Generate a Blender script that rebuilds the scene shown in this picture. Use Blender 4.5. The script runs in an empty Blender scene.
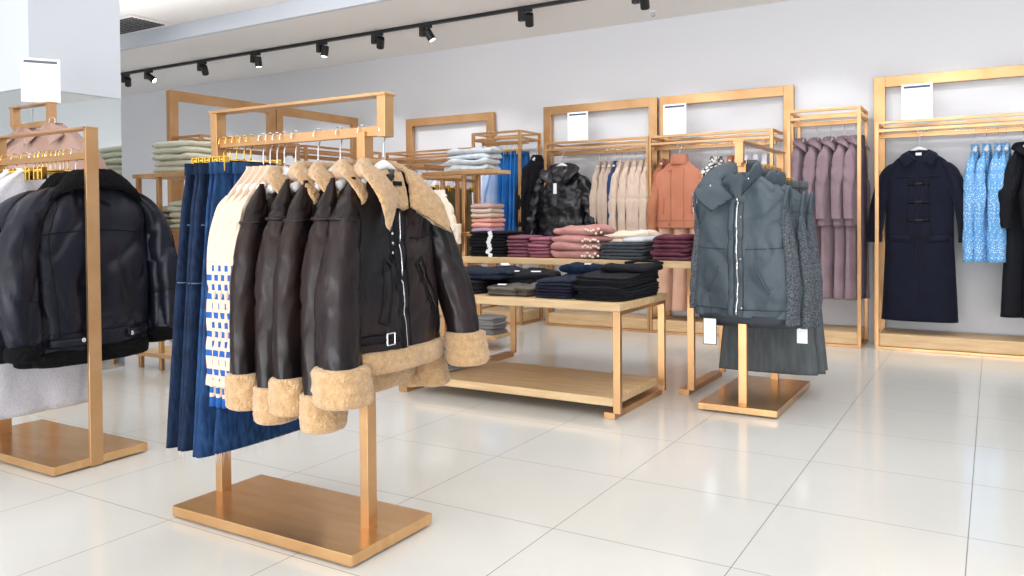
import bpy, math, random
from mathutils import Vector, Matrix, noise
from mathutils.bvhtree import BVHTree
PI = math.pi
sc = bpy.context.scene
col = sc.collection
R = math.radians

# ------------------------------------------------------------------ materials
def lin(c):
    c = c / 255.0
    return c / 12.92 if c <= .04045 else ((c + .055) / 1.055) ** 2.4
def rgb(t): return (lin(t[0]), lin(t[1]), lin(t[2]), 1)
MATS = {}
def mat(name, c, rough=.7, metal=0, c2=None, vs=8, vstretch=(1, 1, 1), bump=0, bs=60, bstretch=(1, 1, 1), sheen=0, coat=0, bdist=.004, spec=None, vcon=(.35, .65), detail=3):
    m = bpy.data.materials.new(name); m.use_nodes = True
    nt = m.node_tree; N = nt.nodes; L = nt.links; b = N['Principled BSDF']
    b.inputs['Base Color'].default_value = rgb(c); b.inputs['Roughness'].default_value = rough
    b.inputs['Metallic'].default_value = metal
    b.inputs['Sheen Weight'].default_value = sheen; b.inputs['Coat Weight'].default_value = coat
    if spec is None and rough >= .8 and not metal: spec = .18
    if spec is not None: b.inputs['Specular IOR Level'].default_value = spec
    tc = N.new('ShaderNodeTexCoord')
    if c2:
        mp = N.new('ShaderNodeMapping'); mp.inputs['Scale'].default_value = vstretch
        n = N.new('ShaderNodeTexNoise'); n.inputs['Scale'].default_value = vs; n.inputs['Detail'].default_value = detail
        r = N.new('ShaderNodeValToRGB'); r.color_ramp.elements[0].position = vcon[0]; r.color_ramp.elements[1].position = vcon[1]
        r.color_ramp.elements[0].color = rgb(c); r.color_ramp.elements[1].color = rgb(c2)
        L.new(tc.outputs['Object'], mp.inputs[0]); L.new(mp.outputs[0], n.inputs['Vector']); L.new(n.outputs[0], r.inputs[0]); L.new(r.outputs[0], b.inputs['Base Color'])
    if bump:
        mp = N.new('ShaderNodeMapping'); mp.inputs['Scale'].default_value = bstretch
        n = N.new('ShaderNodeTexNoise'); n.inputs['Scale'].default_value = bs; n.inputs['Detail'].default_value = 4
        bp = N.new('ShaderNodeBump'); bp.inputs['Strength'].default_value = bump; bp.inputs['Distance'].default_value = bdist
        L.new(tc.outputs['Object'], mp.inputs[0]); L.new(mp.outputs[0], n.inputs['Vector']); L.new(n.outputs[0], bp.inputs['Height']); L.new(bp.outputs[0], b.inputs['Normal'])
    MATS[name] = m
    return m
gold = mat('brushed_brass', (194, 150, 104), .34, .85, (206, 164, 120), 5, (1, 1, 1), bump=.05, bs=40, bstretch=(1, 1, 14), bdist=.002)
goldplate = mat('brass_plate', (214, 168, 116), .24, .85, (226, 184, 134), 4, (1, 6, 1), bump=.04, bs=30, bdist=.002)
shinygold = mat('polished_gold', (235, 196, 96), .2, 1)
chrome = mat('chrome', (215, 218, 222), .18, 1)
wood = mat('light_oak', (222, 190, 146), .5, 0, (205, 168, 122), 3, (1.2, 12, 12), bump=.05, bs=20, bstretch=(1, 20, 20))
woodtop = mat('light_oak_top', (226, 196, 152), .42, 0, (208, 174, 128), 3, (1.2, 14, 14))
white_plastic = mat('white_plastic', (238, 238, 240), .3)
blackm = mat('black_metal', (24, 25, 28), .4)
paper = mat('white_card', (243, 244, 248), .5)
inkblue = mat('navy_print', (52, 66, 96), .5)
inkgrey = mat('grey_print', (96, 98, 108), .5)
leather = mat('brown_black_leather', (15, 12, 14), .32, 0, (48, 31, 27), 5, (1, 1, .5), spec=.24, bump=.45, bs=42, bstretch=(1, 1, .45), bdist=.006, vcon=(.4, .75))
leather_front = mat('worn_brown_leather', (16, 14, 18), .33, 0, (48, 33, 33), 5, (1, 1, .5), spec=.26, bump=.5, bs=34, bstretch=(1, 1, .5), bdist=.007, vcon=(.4, .75))
leather_black = mat('black_leather', (15, 17, 29), .4, 0, (24, 26, 40), 5, spec=.26, bump=.4, bs=26, bdist=.006)
piping = mat('dark_leather_trim', (14, 12, 16), .55, spec=.2)
fur = mat('tan_shearling', (184, 147, 105), .95, 0, (206, 171, 128), 55, bump=1, bs=130, bdist=.009, sheen=.4, vcon=(.3, .7))
furblack = mat('black_shearling', (9, 9, 12), .95, 0, bump=1, bs=130, bdist=.008)
denim_dark = mat('dark_denim', (15, 26, 47), .85, 0, (26, 43, 70), 90, (1, 1, .3), bump=.3, bs=300, bdist=.001)
denim_mid = mat('mid_blue_denim', (20, 43, 78), .85, 0, (38, 70, 112), 60, (1, 1, .3), bump=.3, bs=300, bdist=.001)
stitch = mat('pale_stitching', (96, 112, 146), .8)
fray = mat('frayed_cotton', (206, 210, 216), .9)
cream = mat('cream_knit', (236, 216, 196), .9, bump=.4, bs=220, bdist=.002, sheen=.3)
whitec = mat('white_cotton', (228, 228, 234), .9, 0, (212, 213, 222), 6, bump=.3, bs=20, bdist=.006)
greyc = mat('pale_grey_marl', (212, 210, 216), .92, 0, (194, 193, 202), 130, bump=.2, bs=14, bdist=.006)
vestm = mat('blue_grey_nylon', (62, 74, 83), .55, 0, (74, 87, 96), 5, bump=.6, bs=9, bdist=.014)
vestlining = mat('dark_grey_lining', (44, 50, 58), .6, bump=.4, bs=25)
knit = mat('grey_tweed_knit', (54, 60, 67), .95, 0, (126, 131, 138), 260, (1, 1, .5), bump=.8, bs=240, bdist=.003, vcon=(.4, .68))
greyskirt = mat('dark_grey_wool', (82, 87, 90), .9, 0, (96, 101, 104), 40, (1, 1, .2), bump=.2, bs=90)
navyw = mat('navy_wool', (15, 18, 33), .85, 0, (20, 23, 41), 10, bump=.2, bs=120, sheen=.05)
blackw = mat('black_wool', (22, 23, 28), .85, bump=.2, bs=90)
mauve = mat('mauve_wool', (138, 117, 126), .9, 0, (150, 128, 137), 8, bump=.2, bs=120, sheen=.2)
mauve_dark = mat('dark_mauve_wool', (88, 74, 88), .9, bump=.2, bs=120)
orange = mat('terracotta_wool', (190, 122, 96), .88, 0, (198, 131, 105), 6, bump=.25, bs=60, sheen=.2)
rust = mat('rust_cotton', (172, 112, 84), .9, 0, (186, 126, 96), 6, bump=.3, bs=20)
peach = mat('pale_peach_cloth', (216, 176, 152), .9, 0, (202, 160, 136), 5, bump=.3, bs=20)
puffer = mat('glossy_black_nylon', (19, 21, 29), .28, bump=.6, bs=46, bstretch=(.6, .6, 1.5), bdist=.01, coat=.1)
tan = mat('tan_knit', (184, 164, 150), .9, 0, (194, 175, 161), 6, bump=.3, bs=120)
beige = mat('beige_knit', (216, 196, 180), .9, 0, (206, 184, 168), 6, bump=.3, bs=120)
blue = mat('bright_blue_denim', (34, 98, 170), .85, 0, (48, 116, 186), 20, (1, 1, .3), bump=.3, bs=80)
skyb = mat('light_blue_cotton', (166, 192, 232), .85, 0, (190, 210, 240), 8, bump=.3, bs=20)
navyknit = mat('deep_blue_knit', (38, 66, 112), .9, bump=.3, bs=120)
olive = mat('olive_cotton', (124, 108, 76), .9, 0, (104, 92, 66), 8, bump=.3, bs=20)
sage = mat('pale_sage_knit', (188, 190, 172), .92, 0, (202, 203, 186), 90, bump=.5, bs=110, bdist=.003)
plum = mat('plum_cotton', (122, 74, 90), .9, 0, (138, 88, 104), 12, bump=.3, bs=60)
rose = mat('rose_plum_cotton', (150, 90, 108), .9, 0, (164, 104, 120), 12, bump=.3, bs=60)
burgundy = mat('burgundy_cotton', (96, 52, 66), .88, 0, (116, 68, 82), 14, bump=.3, bs=60)
dusty = mat('dusty_pink_knit', (182, 130, 126), .92, 0, (194, 143, 138), 20, bump=.4, bs=110)
cream2 = mat('cream_jersey', (238, 224, 206), .9, bump=.3, bs=40)
charcoal = mat('charcoal_cotton', (62, 66, 72), .9, 0, (80, 84, 88), 30, bump=.3, bs=80)
palegrey = mat('pale_grey_blue_denim', (186, 194, 202), .9, 0, (204, 210, 216), 14, bump=.4, bs=70)
jblack = mat('black_denim', (24, 25, 30), .85, 0, (31, 33, 39), 60, bump=.3, bs=200, bdist=.002)
jnavy = mat('inky_navy_denim', (24, 30, 45), .82, 0, (38, 46, 64), 30, bump=.3, bs=200, bdist=.002)
jviolet = mat('inky_violet_denim', (38, 34, 56), .85, bump=.3, bs=200, bdist=.002)
khaki = mat('dark_khaki_satin', (72, 70, 64), .45, 0, (94, 88, 80), 10, bump=.3, bs=40)
pinks = [mat('old_pink_knit', (186, 158, 152), .9, bump=.4, bs=90), mat('sand_knit', (206, 184, 170), .9, bump=.4, bs=90), mat('salmon_knit', (226, 164, 150), .9, bump=.4, bs=90), mat('lilac_knit', (176, 152, 186), .9, bump=.4, bs=90)]
pinkcoat = mat('dusty_rose_coat', (160, 130, 118), .9, 0, (170, 141, 129), 5, bump=.3, bs=60, sheen=.2)
greyfold = mat('mid_grey_knit', (136, 134, 136), .92, bump=.4, bs=90)
glassm = mat('clear_glass', (235, 245, 242), .05); glassm.node_tree.nodes['Principled BSDF'].inputs['Alpha'].default_value = .16
mirror = mat('mirror_glass', (226, 232, 232), .015, 1)
lampface = bpy.data.materials.new('lamp_face'); lampface.use_nodes = True
_b = lampface.node_tree.nodes['Principled BSDF']; _b.inputs['Emission Color'].default_value = (1, .97, .92, 1); _b.inputs['Emission Strength'].default_value = 9

def pattern_mat(name, build):
    m = bpy.data.materials.new(name); m.use_nodes = True
    nt = m.node_tree; build(nt, nt.nodes, nt.links, nt.nodes['Principled BSDF']); MATS[name] = m
    return m
def mth(nt, op, a, b=None, c=None):
    n = nt.nodes.new('ShaderNodeMath'); n.operation = op
    for i, v in enumerate((a, b, c)):
        if v is None: continue
        if isinstance(v, (int, float)): n.inputs[i].default_value = v
        else: nt.links.new(v, n.inputs[i])
    return n.outputs[0]
def mixc(nt, f, a, b):
    n = nt.nodes.new('ShaderNodeMix'); n.data_type = 'RGBA'
    nt.links.new(f, n.inputs[0])
    for i, v in ((6, a), (7, b)):
        if isinstance(v, tuple): n.inputs[i].default_value = v
        else: nt.links.new(v, n.inputs[i])
    return n.outputs[2]
def _floor(nt, N, L, b):
    tc = N.new('ShaderNodeTexCoord'); s = N.new('ShaderNodeSeparateXYZ'); L.new(tc.outputs['Object'], s.inputs[0])
    fx = mth(nt, 'FRACT', mth(nt, 'DIVIDE', mth(nt, 'ADD', s.outputs[0], 60.07 + .0), .6))
    fy = mth(nt, 'FRACT', mth(nt, 'DIVIDE', mth(nt, 'ADD', s.outputs[1], 57.04), .6))
    w = .0055
    g = mth(nt, 'MAXIMUM', mth(nt, 'LESS_THAN', fx, w), mth(nt, 'LESS_THAN', fy, w))
    n = N.new('ShaderNodeTexNoise'); n.inputs['Scale'].default_value = 2.2; n.inputs['Detail'].default_value = 4; L.new(tc.outputs['Object'], n.inputs['Vector'])
    base = mixc(nt, n.outputs[0], rgb((224, 224, 220)), rgb((216, 216, 211)))
    L.new(mixc(nt, g, base, rgb((132, 128, 124))), b.inputs['Base Color'])
    L.new(mth(nt, 'ADD', mth(nt, 'MULTIPLY', g, .5), .13), b.inputs['Roughness'])
    b.inputs['Specular IOR Level'].default_value = .55
    bp = N.new('ShaderNodeBump'); bp.inputs['Strength'].default_value = .03; n2 = N.new('ShaderNodeTexNoise'); n2.inputs['Scale'].default_value = 1.5
    L.new(tc.outputs['Object'], n2.inputs['Vector']); L.new(n2.outputs[0], bp.inputs['Height']); L.new(bp.outputs[0], b.inputs['Normal'])
floorm = pattern_mat('polished_cream_tiles', _floor)
def _striped(nt, N, L, b):
    tc = N.new('ShaderNodeTexCoord'); s = N.new('ShaderNodeSeparateXYZ'); L.new(tc.outputs['Object'], s.inputs[0])
    z = s.outputs[2]; u = mth(nt, 'ADD', s.outputs[1], mth(nt, 'MULTIPLY', s.outputs[0], 1.3))
    cu = mth(nt, 'DIVIDE', mth(nt, 'ADD', u, 10.0), .05)
    par = mth(nt, 'FLOORED_MODULO', mth(nt, 'FLOOR', cu), 2)
    zz = mth(nt, 'ADD', mth(nt, 'DIVIDE', mth(nt, 'ADD', z, 10), .062), mth(nt, 'MULTIPLY', par, .5))
    dash = mth(nt, 'LESS_THAN', mth(nt, 'FRACT', zz), .32)
    low = mth(nt, 'LESS_THAN', z, -.42)
    hem = mth(nt, 'LESS_THAN', z, -.868)
    f = mth(nt, 'MAXIMUM', mth(nt, 'MULTIPLY', dash, low), hem)
    L.new(mixc(nt, f, rgb((212, 188, 168)), rgb((22, 82, 156))), b.inputs['Base Color']); b.inputs['Roughness'].default_value = .9
striped = pattern_mat('cream_knit_with_blue_dashes', _striped)
def _floral(nt, N, L, b):
    tc = N.new('ShaderNodeTexCoord'); v = N.new('ShaderNodeTexVoronoi'); v.inputs['Scale'].default_value = 78; L.new(tc.outputs['Object'], v.inputs['Vector'])
    n = N.new('ShaderNodeTexNoise'); n.inputs['Scale'].default_value = 95; L.new(tc.outputs['Object'], n.inputs['Vector'])
    f = mth(nt, 'LESS_THAN', mth(nt, 'ADD', v.outputs['Distance'], mth(nt, 'MULTIPLY', n.outputs[0], .5)), .58)
    L.new(mixc(nt, f, rgb((98, 160, 214)), rgb((200, 220, 236))), b.inputs['Base Color']); b.inputs['Roughness'].default_value = .8
floral = pattern_mat('blue_floral_print', _floral)
def _bw(nt, N, L, b):
    tc = N.new('ShaderNodeTexCoord'); v = N.new('ShaderNodeTexVoronoi'); v.feature = 'DISTANCE_TO_EDGE'; v.inputs['Scale'].default_value = 24; L.new(tc.outputs['Object'], v.inputs['Vector'])
    f = mth(nt, 'LESS_THAN', v.outputs['Distance'], .09)
    L.new(mixc(nt, f, rgb((232, 234, 232)), rgb((52, 62, 66))), b.inputs['Base Color']); b.inputs['Roughness'].default_value = .8
bwprint = pattern_mat('white_cloth_with_dark_line_print', _bw)
wallm = mat('white_wall_paint', (222, 223, 227), .85)
ceilm = mat('ceiling_paint', (248, 245, 242), .9, spec=.1)
panelm = mat('gloss_white_panel', (206, 212, 222), .35)

# ------------------------------------------------------------------ object helpers
def link(o, parent=None):
    col.objects.link(o)
    if parent is not None: o.parent = parent
    return o
def thing(name, label, cat, loc=(0, 0, 0), rz=0, group=None):
    o = bpy.data.objects.new(name, None); o.empty_display_size = .05; col.objects.link(o)
    o.location = loc; o.rotation_euler = (0, 0, rz); tag(o, label, cat, group)
    return o
def tag(o, label, cat, group=None):
    o['label'] = label; o['category'] = cat
    if group: o['group'] = group
    return o
def mesh(name, V, F, m, parent=None, smooth=True, sub=0, mats=None, fm=None):
    me = bpy.data.meshes.new(name); me.from_pydata([tuple(v) for v in V], [], F); me.validate()
    import bmesh
    bm = bmesh.new(); bm.from_mesh(me); bmesh.ops.recalc_face_normals(bm, faces=bm.faces); bm.to_mesh(me); bm.free()
    me.materials.append(m)
    if mats:
        for x in mats: me.materials.append(x)
    if fm:
        for p, i in zip(me.polygons, fm): p.material_index = i
    if smooth: me.polygons.foreach_set('use_smooth', [True] * len(me.polygons))
    o = bpy.data.objects.new(name, me); link(o, parent)
    if sub:
        s = o.modifiers.new('sub', 'SUBSURF'); s.levels = s.render_levels = sub
    return o
class MB:
    def __init__(s): s.V = []; s.F = []
    def add(s, V, F):
        k = len(s.V); s.V += [Vector(v) for v in V]; s.F += [tuple(i + k for i in f) for f in F]; return s
    def box(s, a, b):
        x0, y0, z0 = a; x1, y1, z1 = b
        return s.add([(x0, y0, z0), (x1, y0, z0), (x1, y1, z0), (x0, y1, z0), (x0, y0, z1), (x1, y0, z1), (x1, y1, z1), (x0, y1, z1)],
                     [(0, 3, 2, 1), (4, 5, 6, 7), (0, 1, 5, 4), (1, 2, 6, 5), (2, 3, 7, 6), (3, 0, 4, 7)])
    def build(s, name, m, parent=None, bev=.002, smooth=False):
        o = mesh(name, s.V, s.F, m, parent, smooth)
        if bev:
            b = o.modifiers.new('bev', 'BEVEL'); b.width = bev; b.segments = 2; b.limit_method = 'ANGLE'
        return o
def box(name, a, b, m, parent=None, bev=.002): return MB().box(a, b).build(name, m, parent, bev)
def rings_geo(rings, cap=True):
    V = []; F = []; n = len(rings[0])
    for r in rings: V += r
    for i in range(len(rings) - 1):
        for j in range(n):
            a = i * n + j; b = i * n + (j + 1) % n; F.append((a, b, b + n, a + n))
    if cap:
        for i, fl in ((0, True), (len(rings) - 1, False)):
            c = sum((Vector(v) for v in rings[i]), Vector()) / n; k = len(V); V.append(c)
            for j in range(n):
                a = i * n + j; b = i * n + (j + 1) % n; F.append((b, a, k) if fl else (a, b, k))
    return V, F
def cr(pts, t):      # catmull-rom over tuples, t in 0..len-1
    n = len(pts) - 1; i = min(int(t), n - 1); f = t - i
    p0 = pts[max(i - 1, 0)]; p1 = pts[i]; p2 = pts[i + 1]; p3 = pts[min(i + 2, n)]
    return [.5 * (2 * b + (c - a) * f + (2 * a - 5 * b + 4 * c - d) * f * f + (3 * b - a - 3 * c + d) * f ** 3) for a, b, c, d in zip(p0, p1, p2, p3)]
def tube_z(ctrl, n=40, per=6, sq=2.3, fold=0, kf=5, seed=0, wr=0, ws=7, furr=0, fgrow=True, zs=.35):
    """ctrl: (cx, cy, z, hx, hy); vertical-ish garment tube with folds"""
    rings = []; N = (len(ctrl) - 1) * per; z0 = ctrl[0][2]; z1 = ctrl[-1][2]; sd = Vector((seed * 3.7, seed * 1.3, seed * 2.1))
    rnd = random.Random(seed); ph = [rnd.uniform(0, 6.28) for _ in range(4)]
    for i in range(N + 1):
        cx, cy, z, hx, hy = cr(ctrl, i / per); g = (z - z0) / (z1 - z0) if z1 != z0 else 0
        g = g if fgrow else 1
        ring = []
        for j in range(n):
            a = 2 * PI * j / n; c = math.cos(a); s = math.sin(a)
            x = max(hx, .001) * math.copysign(abs(c) ** (2 / sq), c); y = max(hy, .001) * math.copysign(abs(s) ** (2 / sq), s)
            d = fold * g * ((1 - 2 * abs(math.sin((kf * a + ph[0] + 1.2 * noise.noise(Vector((z * 2, c, seed)))) / 2)) ** 1.4) * .8 + math.sin((kf * 2 + 1) * a + ph[1] + z * 2) * .3)
            if wr:
                q = noise.noise(Vector((x * ws * 1.3 + z * 2.2, y * ws * 1.3 - z * 1.2, z * ws * zs * 1.6)) + sd * 1.7)
                d -= wr * .95 * max(0, 1 - abs(q) * 3.2) ** 2.5
                d += wr * noise.noise(Vector((x * ws, y * ws, z * ws * zs)) + sd) * 1.6
            if furr: d += furr * (noise.noise(Vector((x, y, z)) * 60 + sd) + .8 * noise.noise(Vector((x, y, z)) * 120 + sd))
            nx = c; ny = s * max(.35, min(1, hx / max(hy, .001)))
            k = min(1, min(hx, hy) / .03)
            ring.append(Vector((cx + x + nx * d * k, cy + y + ny * d * k, z)))
        rings.append(ring)
    return rings_geo(rings)
def sweep(pts, rad, n=8, sub=0, flat=1.0, up=Vector((0, 0, 1)), closed=False):
    """tube along arbitrary path"""
    P = [Vector(p) for p in pts]; rings = []
    for i, p in enumerate(P):
        t = (P[min(i + 1, len(P) - 1)] - P[max(i - 1, 0)]).normalized()
        s = t.cross(up)
        if s.length < 1e-3: s = t.cross(Vector((0, 1, 0)))
        s.normalize(); u = s.cross(t).normalized()
        r = rad[i] if isinstance(rad, (list, tuple)) else rad
        rings.append([p + s * math.cos(2 * PI * j / n) * r + u * math.sin(2 * PI * j / n) * r * flat for j in range(n)])
    return rings_geo(rings)
def smoothpath(pts, per=6):
    return [Vector(cr([tuple(p) for p in pts], i / per)) for i in range((len(pts) - 1) * per + 1)]
def cushion(A, B, thick, nrm, nu=30, nv=10, furr=0, seed=0, edge=.5):
    """pillow-like sheet between curves A and B (lists), bulging both ways along nrm(u)"""
    A = [tuple(p) for p in A]; B = [tuple(p) for p in B]; sd = Vector((seed, seed * 2, seed * 3)); rings = []
    for i in range(nu + 1):
        u = i / nu; a = Vector(cr(A, u * (len(A) - 1))); b = Vector(cr(B, u * (len(B) - 1)))
        nn = nrm(u).normalized(); e = min(1, min(u, 1 - u) * 2 / .16) ** .5 if min(u, 1 - u) < .08 else 1
        ring = []
        for j in range(2 * nv):
            t = j / nv if j <= nv else (2 * nv - j) / nv; sgn = 1 if j <= nv else -1
            h = thick * (max(0, 4 * t * (1 - t)) ** edge) * sgn * e
            p = a.lerp(b, t) + nn * h
            if furr: p += nn * furr * (noise.noise(p * 45 + sd) + noise.noise(p * 110 + sd)) + (b - a).normalized() * furr * noise.noise(p * 80 + sd)
            ring.append(p)
        rings.append(ring)
    return rings_geo(rings)
def copy_tree(o, parent=None):
    c = o.copy(); col.objects.link(c)
    if parent is not None: c.parent = parent
    for ch in list(o.children): copy_tree(ch, c)
    return c
USED = set()
WC = lambda l: print('LONG', l) if len(l.split()) > 16 else 0
def place(proto, loc, rz=0, label=None, group=None, scale=None):
    if proto.name in USED: o = copy_tree(proto)
    else: o = proto
    USED.add(proto.name)
    o.location = loc; o.rotation_euler = (0, 0, rz)
    if scale: o.scale = scale
    if label: o['label'] = label; WC(label)
    if group: o['group'] = group
    return o
def bvh_of(o):
    me = o.data; return BVHTree.FromPolygons([v.co.copy() for v in me.vertices], [tuple(p.vertices) for p in me.polygons])
def surf(bv, y, z, side=1, off=.003):
    h = bv.ray_cast(Vector((.5 * side, y, z)), Vector((-side, 0, 0)))
    if h[0] is None: return None
    return Vector((h[0].x + off * side, y, z))
def ribbon(name, bv, pts, r, m, parent, side=1, flat=.5, n=6, step=.012, off=.002):
    P = []
    for a, b in zip(pts[:-1], pts[1:]):
        d = math.dist(a, b); k = max(1, int(d / step))
        for i in range(k): P.append((a[0] + (b[0] - a[0]) * i / k, a[1] + (b[1] - a[1]) * i / k))
    P.append(pts[-1])
    Q = [surf(bv, y, z, side, off) for y, z in P]; Q = [q for q in Q if q is not None]
    if len(Q) < 2: return None
    rings = []
    for i, p in enumerate(Q):
        t = (Q[min(i + 1, len(Q) - 1)] - Q[max(i - 1, 0)]); t.x = 0
        t = t.normalized() if t.length > 1e-6 else Vector((0, 0, 1))
        s = Vector((0, -t.z, t.y)); u = Vector((side, 0, 0))
        rings.append([p + s * math.cos(2 * PI * j / n) * r + u * math.sin(2 * PI * j / n) * r * flat for j in range(n)])
    V, F = rings_geo(rings)
    return mesh(name, V, F, m, parent)
def disc(name, p, r, h, m, parent, axis=(1, 0, 0), n=14):
    ax = Vector(axis).normalized(); s = ax.cross(Vector((0, 0, 1)))
    if s.length < .01: s = Vector((1, 0, 0))
    s.normalize(); u = s.cross(ax); p = Vector(p)
    rings = [[p + ax * hh + (s * math.cos(2 * PI * j / n) + u * math.sin(2 * PI * j / n)) * rr for j in range(n)] for hh, rr in ((-h, r * .9), (0, r), (h, r * .8), (h * 1.05, r * .5))]
    V, F = rings_geo(rings)
    return mesh(name, V, F, m, parent)

# ------------------------------------------------------------------ room
def structure(o): o['kind'] = 'structure'; return o
structure(box('floor', (-12, -5, -.1), (5, 7.27, 0), floorm, bev=0))
structure(box('wall_back', (-12, 7.27, 0), (5, 7.42, 3.4), wallm, bev=0))
structure(box('wall_left', (-12.15, -5, 0), (-12, 7.42, 3.4), wallm, bev=0))
structure(box('wall_right', (5, -5, 0), (5.15, 7.42, 3.4), wallm, bev=0))
structure(box('ceiling', (-12, 5.38, 2.922), (5, 7.27, 3.3), ceilm, bev=.004))
structure(box('ceiling', (-12, -5, 3.07), (5, 5.38, 3.3), ceilm, bev=0))
structure(box('trim_1', (-12, 5.33, 2.917), (5, 5.378, 3.07), panelm, bev=.003))
structure(box('baseboard_back', (-12, 7.255, 0), (5, 7.27, .08), wallm))
# mirrored column at the left
CX, CY0, CY1 = -5.264, 2.813, 3.43
colm = structure(box('trim_2', (-7.2, CY0 + .01, 0), (CX - .012, CY1, 3.07), wallm, bev=0))
structure(box('trim_3', (-7.2, CY0 - .012, 1.904), (CX, CY1, 3.07), panelm, bev=.003))
mm = tag(box('column_mirror', (CX - .011, CY0 + .012, .02), (CX - .002, CY1 - .002, 1.902), mirror, bev=.001), 'tall mirror on the side of the white column, reflecting the shop', 'mirror')
mm2 = tag(box('column_mirror', (-7.2, CY0 - .002, .02), (CX - .004, CY0 + .009, 1.902), mirror, bev=.001), 'mirror on the front face of the white column at the left edge', 'mirror')
# ceiling vent and sensor
v = thing('ceiling_vent', 'dark grey air vent grille set in the raised ceiling', 'vent', (-7.55, 5.05, 3.062))
box('frame', (-.5, -.22, -.01), (.32, .22, .006), ceilm, v)
for i in range(9): box('slat', (-.46, -.19 + i * .043, -.016), (.28, -.165 + i * .043, -.004), blackm, v, 0)
s_ = thing('ceiling_sensor', 'small white dome sensor on the ceiling above the tall brass frames', 'sensor', (-2.66, 6.95, 2.922))
V, F = tube_z([(0, 0, 0, .035, .035), (0, 0, -.012, .035, .035), (0, 0, -.02, .02, .02)], n=20, sq=2); mesh('base', V, F, white_plastic, s_)
V, F = tube_z([(0, 0, -.018, .014, .014), (0, 0, -.04, .022, .022), (0, 0, -.055, .004, .004)], n=20, sq=2); mesh('dome', V, F, chrome, s_)

# ------------------------------------------------------------------ track lighting
tr = thing('lighting_track', 'long black ceiling track carrying the spotlights', 'light track', (0, 6.17, 2.922))
box('rail', (-10.2, -.018, -.032), (1.5, .018, -.001), blackm, tr, .003)
box('end_cap', (-10.23, -.02, -.034), (-10.2, .02, -.001), blackm, tr)
def spotlight():
    t = thing('track_spotlight', '', 'spotlight')
    box('adapter', (-.075, -.017, -.028), (.06, .017, 0), blackm, t, .003)
    box('driver_box', (-.07, -.024, -.1), (-.015, .024, -.028), blackm, t, .004)
    h = bpy.data.objects.new('lamp_head', None)
    V, F = tube_z([(0, 0, .06, .036, .036), (0, 0, .055, .045, .045), (0, 0, -.075, .045, .045), (0, 0, -.085, .043, .043)], n=24, sq=2, per=3)
    V = [Vector(v) + Vector((0, 0, 0)) for v in V]
    head = mesh('lamp_head', V, F, blackm, t); head.location = (.035, 0, -.09); head.scale = (.85, .85, .72)
    V, F = tube_z([(0, 0, -.084, .036, .036), (0, 0, -.088, .034, .034)], n=24, sq=2, per=2)
    mesh('lamp_lens', V, F, lampface, head)
    return t
SP = spotlight()
heads = [(-9.36, 'leftmost black spotlight on the ceiling track, next to the column edge', (25, 40)), (-8.9, 'second black spotlight from the left on the track, tilted with its lens lit', (20, -50)),
         (-7.9, 'third black spotlight from the left on the ceiling track', (35, 30)), (-7.0, 'black spotlight fourth from the left, pointing straight down', (8, 0)),
         (-6.0, 'black spotlight fifth from the left, over the leather jacket rack', (-5, 5)), (-5.25, 'black spotlight sixth from the left, tilted toward the wall', (30, 35)),
         (-4.65, 'seventh black spotlight from the left with a bright tilted lens', (14, -28)), (-3.55, 'black spotlight eighth from the left, where the track leaves the picture', (34, 20)), (-2.47, 'black spotlight cut by the top edge of the picture', (34, 10)),
         (-1.3, None, (34, 10)), (-.3, None, (34, 0)), (.8, None, (34, 0))]
for i, (x, lb, (rx, ry)) in enumerate(heads):
    if lb is None: pass
    else:
        o = place(SP, (x, 6.17, 2.893), 0, lb, 'spotlights on the ceiling track')
        for ch in o.children:
            if ch.name.startswith('lamp_head'): ch.rotation_euler = (R(rx), R(ry), 0)
    l = bpy.data.lights.new('track_light', 'SPOT'); l.energy = 30; l.spot_size = R(84); l.spot_blend = .5; l.shadow_soft_size = .05; l.color = (.97, .98, 1)
    lo = bpy.data.objects.new('track_light', l); col.objects.link(lo); lo.location = (x, 6.24, 2.72)
    lo.rotation_euler = (R(26), 0, 0)

# ------------------------------------------------------------------ wall display units
def brass_frame(name, x0, x1, h, parent, y=0, w=.085, d=.05):
    m = MB(); m.box((x0, y, 0), (x0 + w, y + d, h)).box((x1 - w, y, 0), (x1, y + d, h)); 
    m2 = MB().box((x0 + w, y, h - w), (x1 - w, y + d, h))
    m.build('stile', gold, parent); m2.build('top_rail', gold, parent)
def wall_unit(W, label, xoff=0, tall=True, f0=None, f1=None):
    """origin at front left floor of the shelf box; wall is at +y .44"""
    t = thing('wall_display_unit', label, 'display unit')
    if tall:
        f0 = 0 if f0 is None else f0; f1 = W if f1 is None else f1; w = .085
        for a in (f0, f1 - w): box('tall_upright', (a, .36, 0), (a + w, .41, 2.175), gold, t)
        box('tall_top_rail', (f0 + w, .36, 2.09), (f1 - w, .41, 2.175), gold, t)
        h = 1.775
    else: h = 1.905
    p = .028
    posts = [(0, 0), (W - p, 0)] if tall else [(0, 0), (W - p, 0), (0, .4), (W - p, .4)]
    for a, b in posts: box('post', (a, b, .02), (a + p, b + p, h), gold, t)
    D = .36 if tall else .4
    m = MB()
    for zz in (h - .022, h - .085):
        m.box((p, 0, zz), (W - p, p * .7, zz + .022)); m.box((0, p, zz), (p * .7, D, zz + .022)); m.box((W - p * .7, p, zz), (W, D, zz + .022)); m.box((p, D - .02, zz), (W - p, D, zz + .022))
    m.build('shelf_rail', gold, t)
    box('glass_shelf', (p, .02, h - .07), (W - p, D - .02, h - .063), glassm, t, 0)
    box('hanging_rail', (p * .5, .17, h - .12), (W - p * .5, .195, h - .085), gold, t, .003)
    box('plinth', (p, .012, .022), (W - p, D, .12), wood, t, .004)
    box('base_rail', (0, -.002, 0), (W, D, .021), gold, t, .002)
    return t
YF = 6.83
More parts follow.
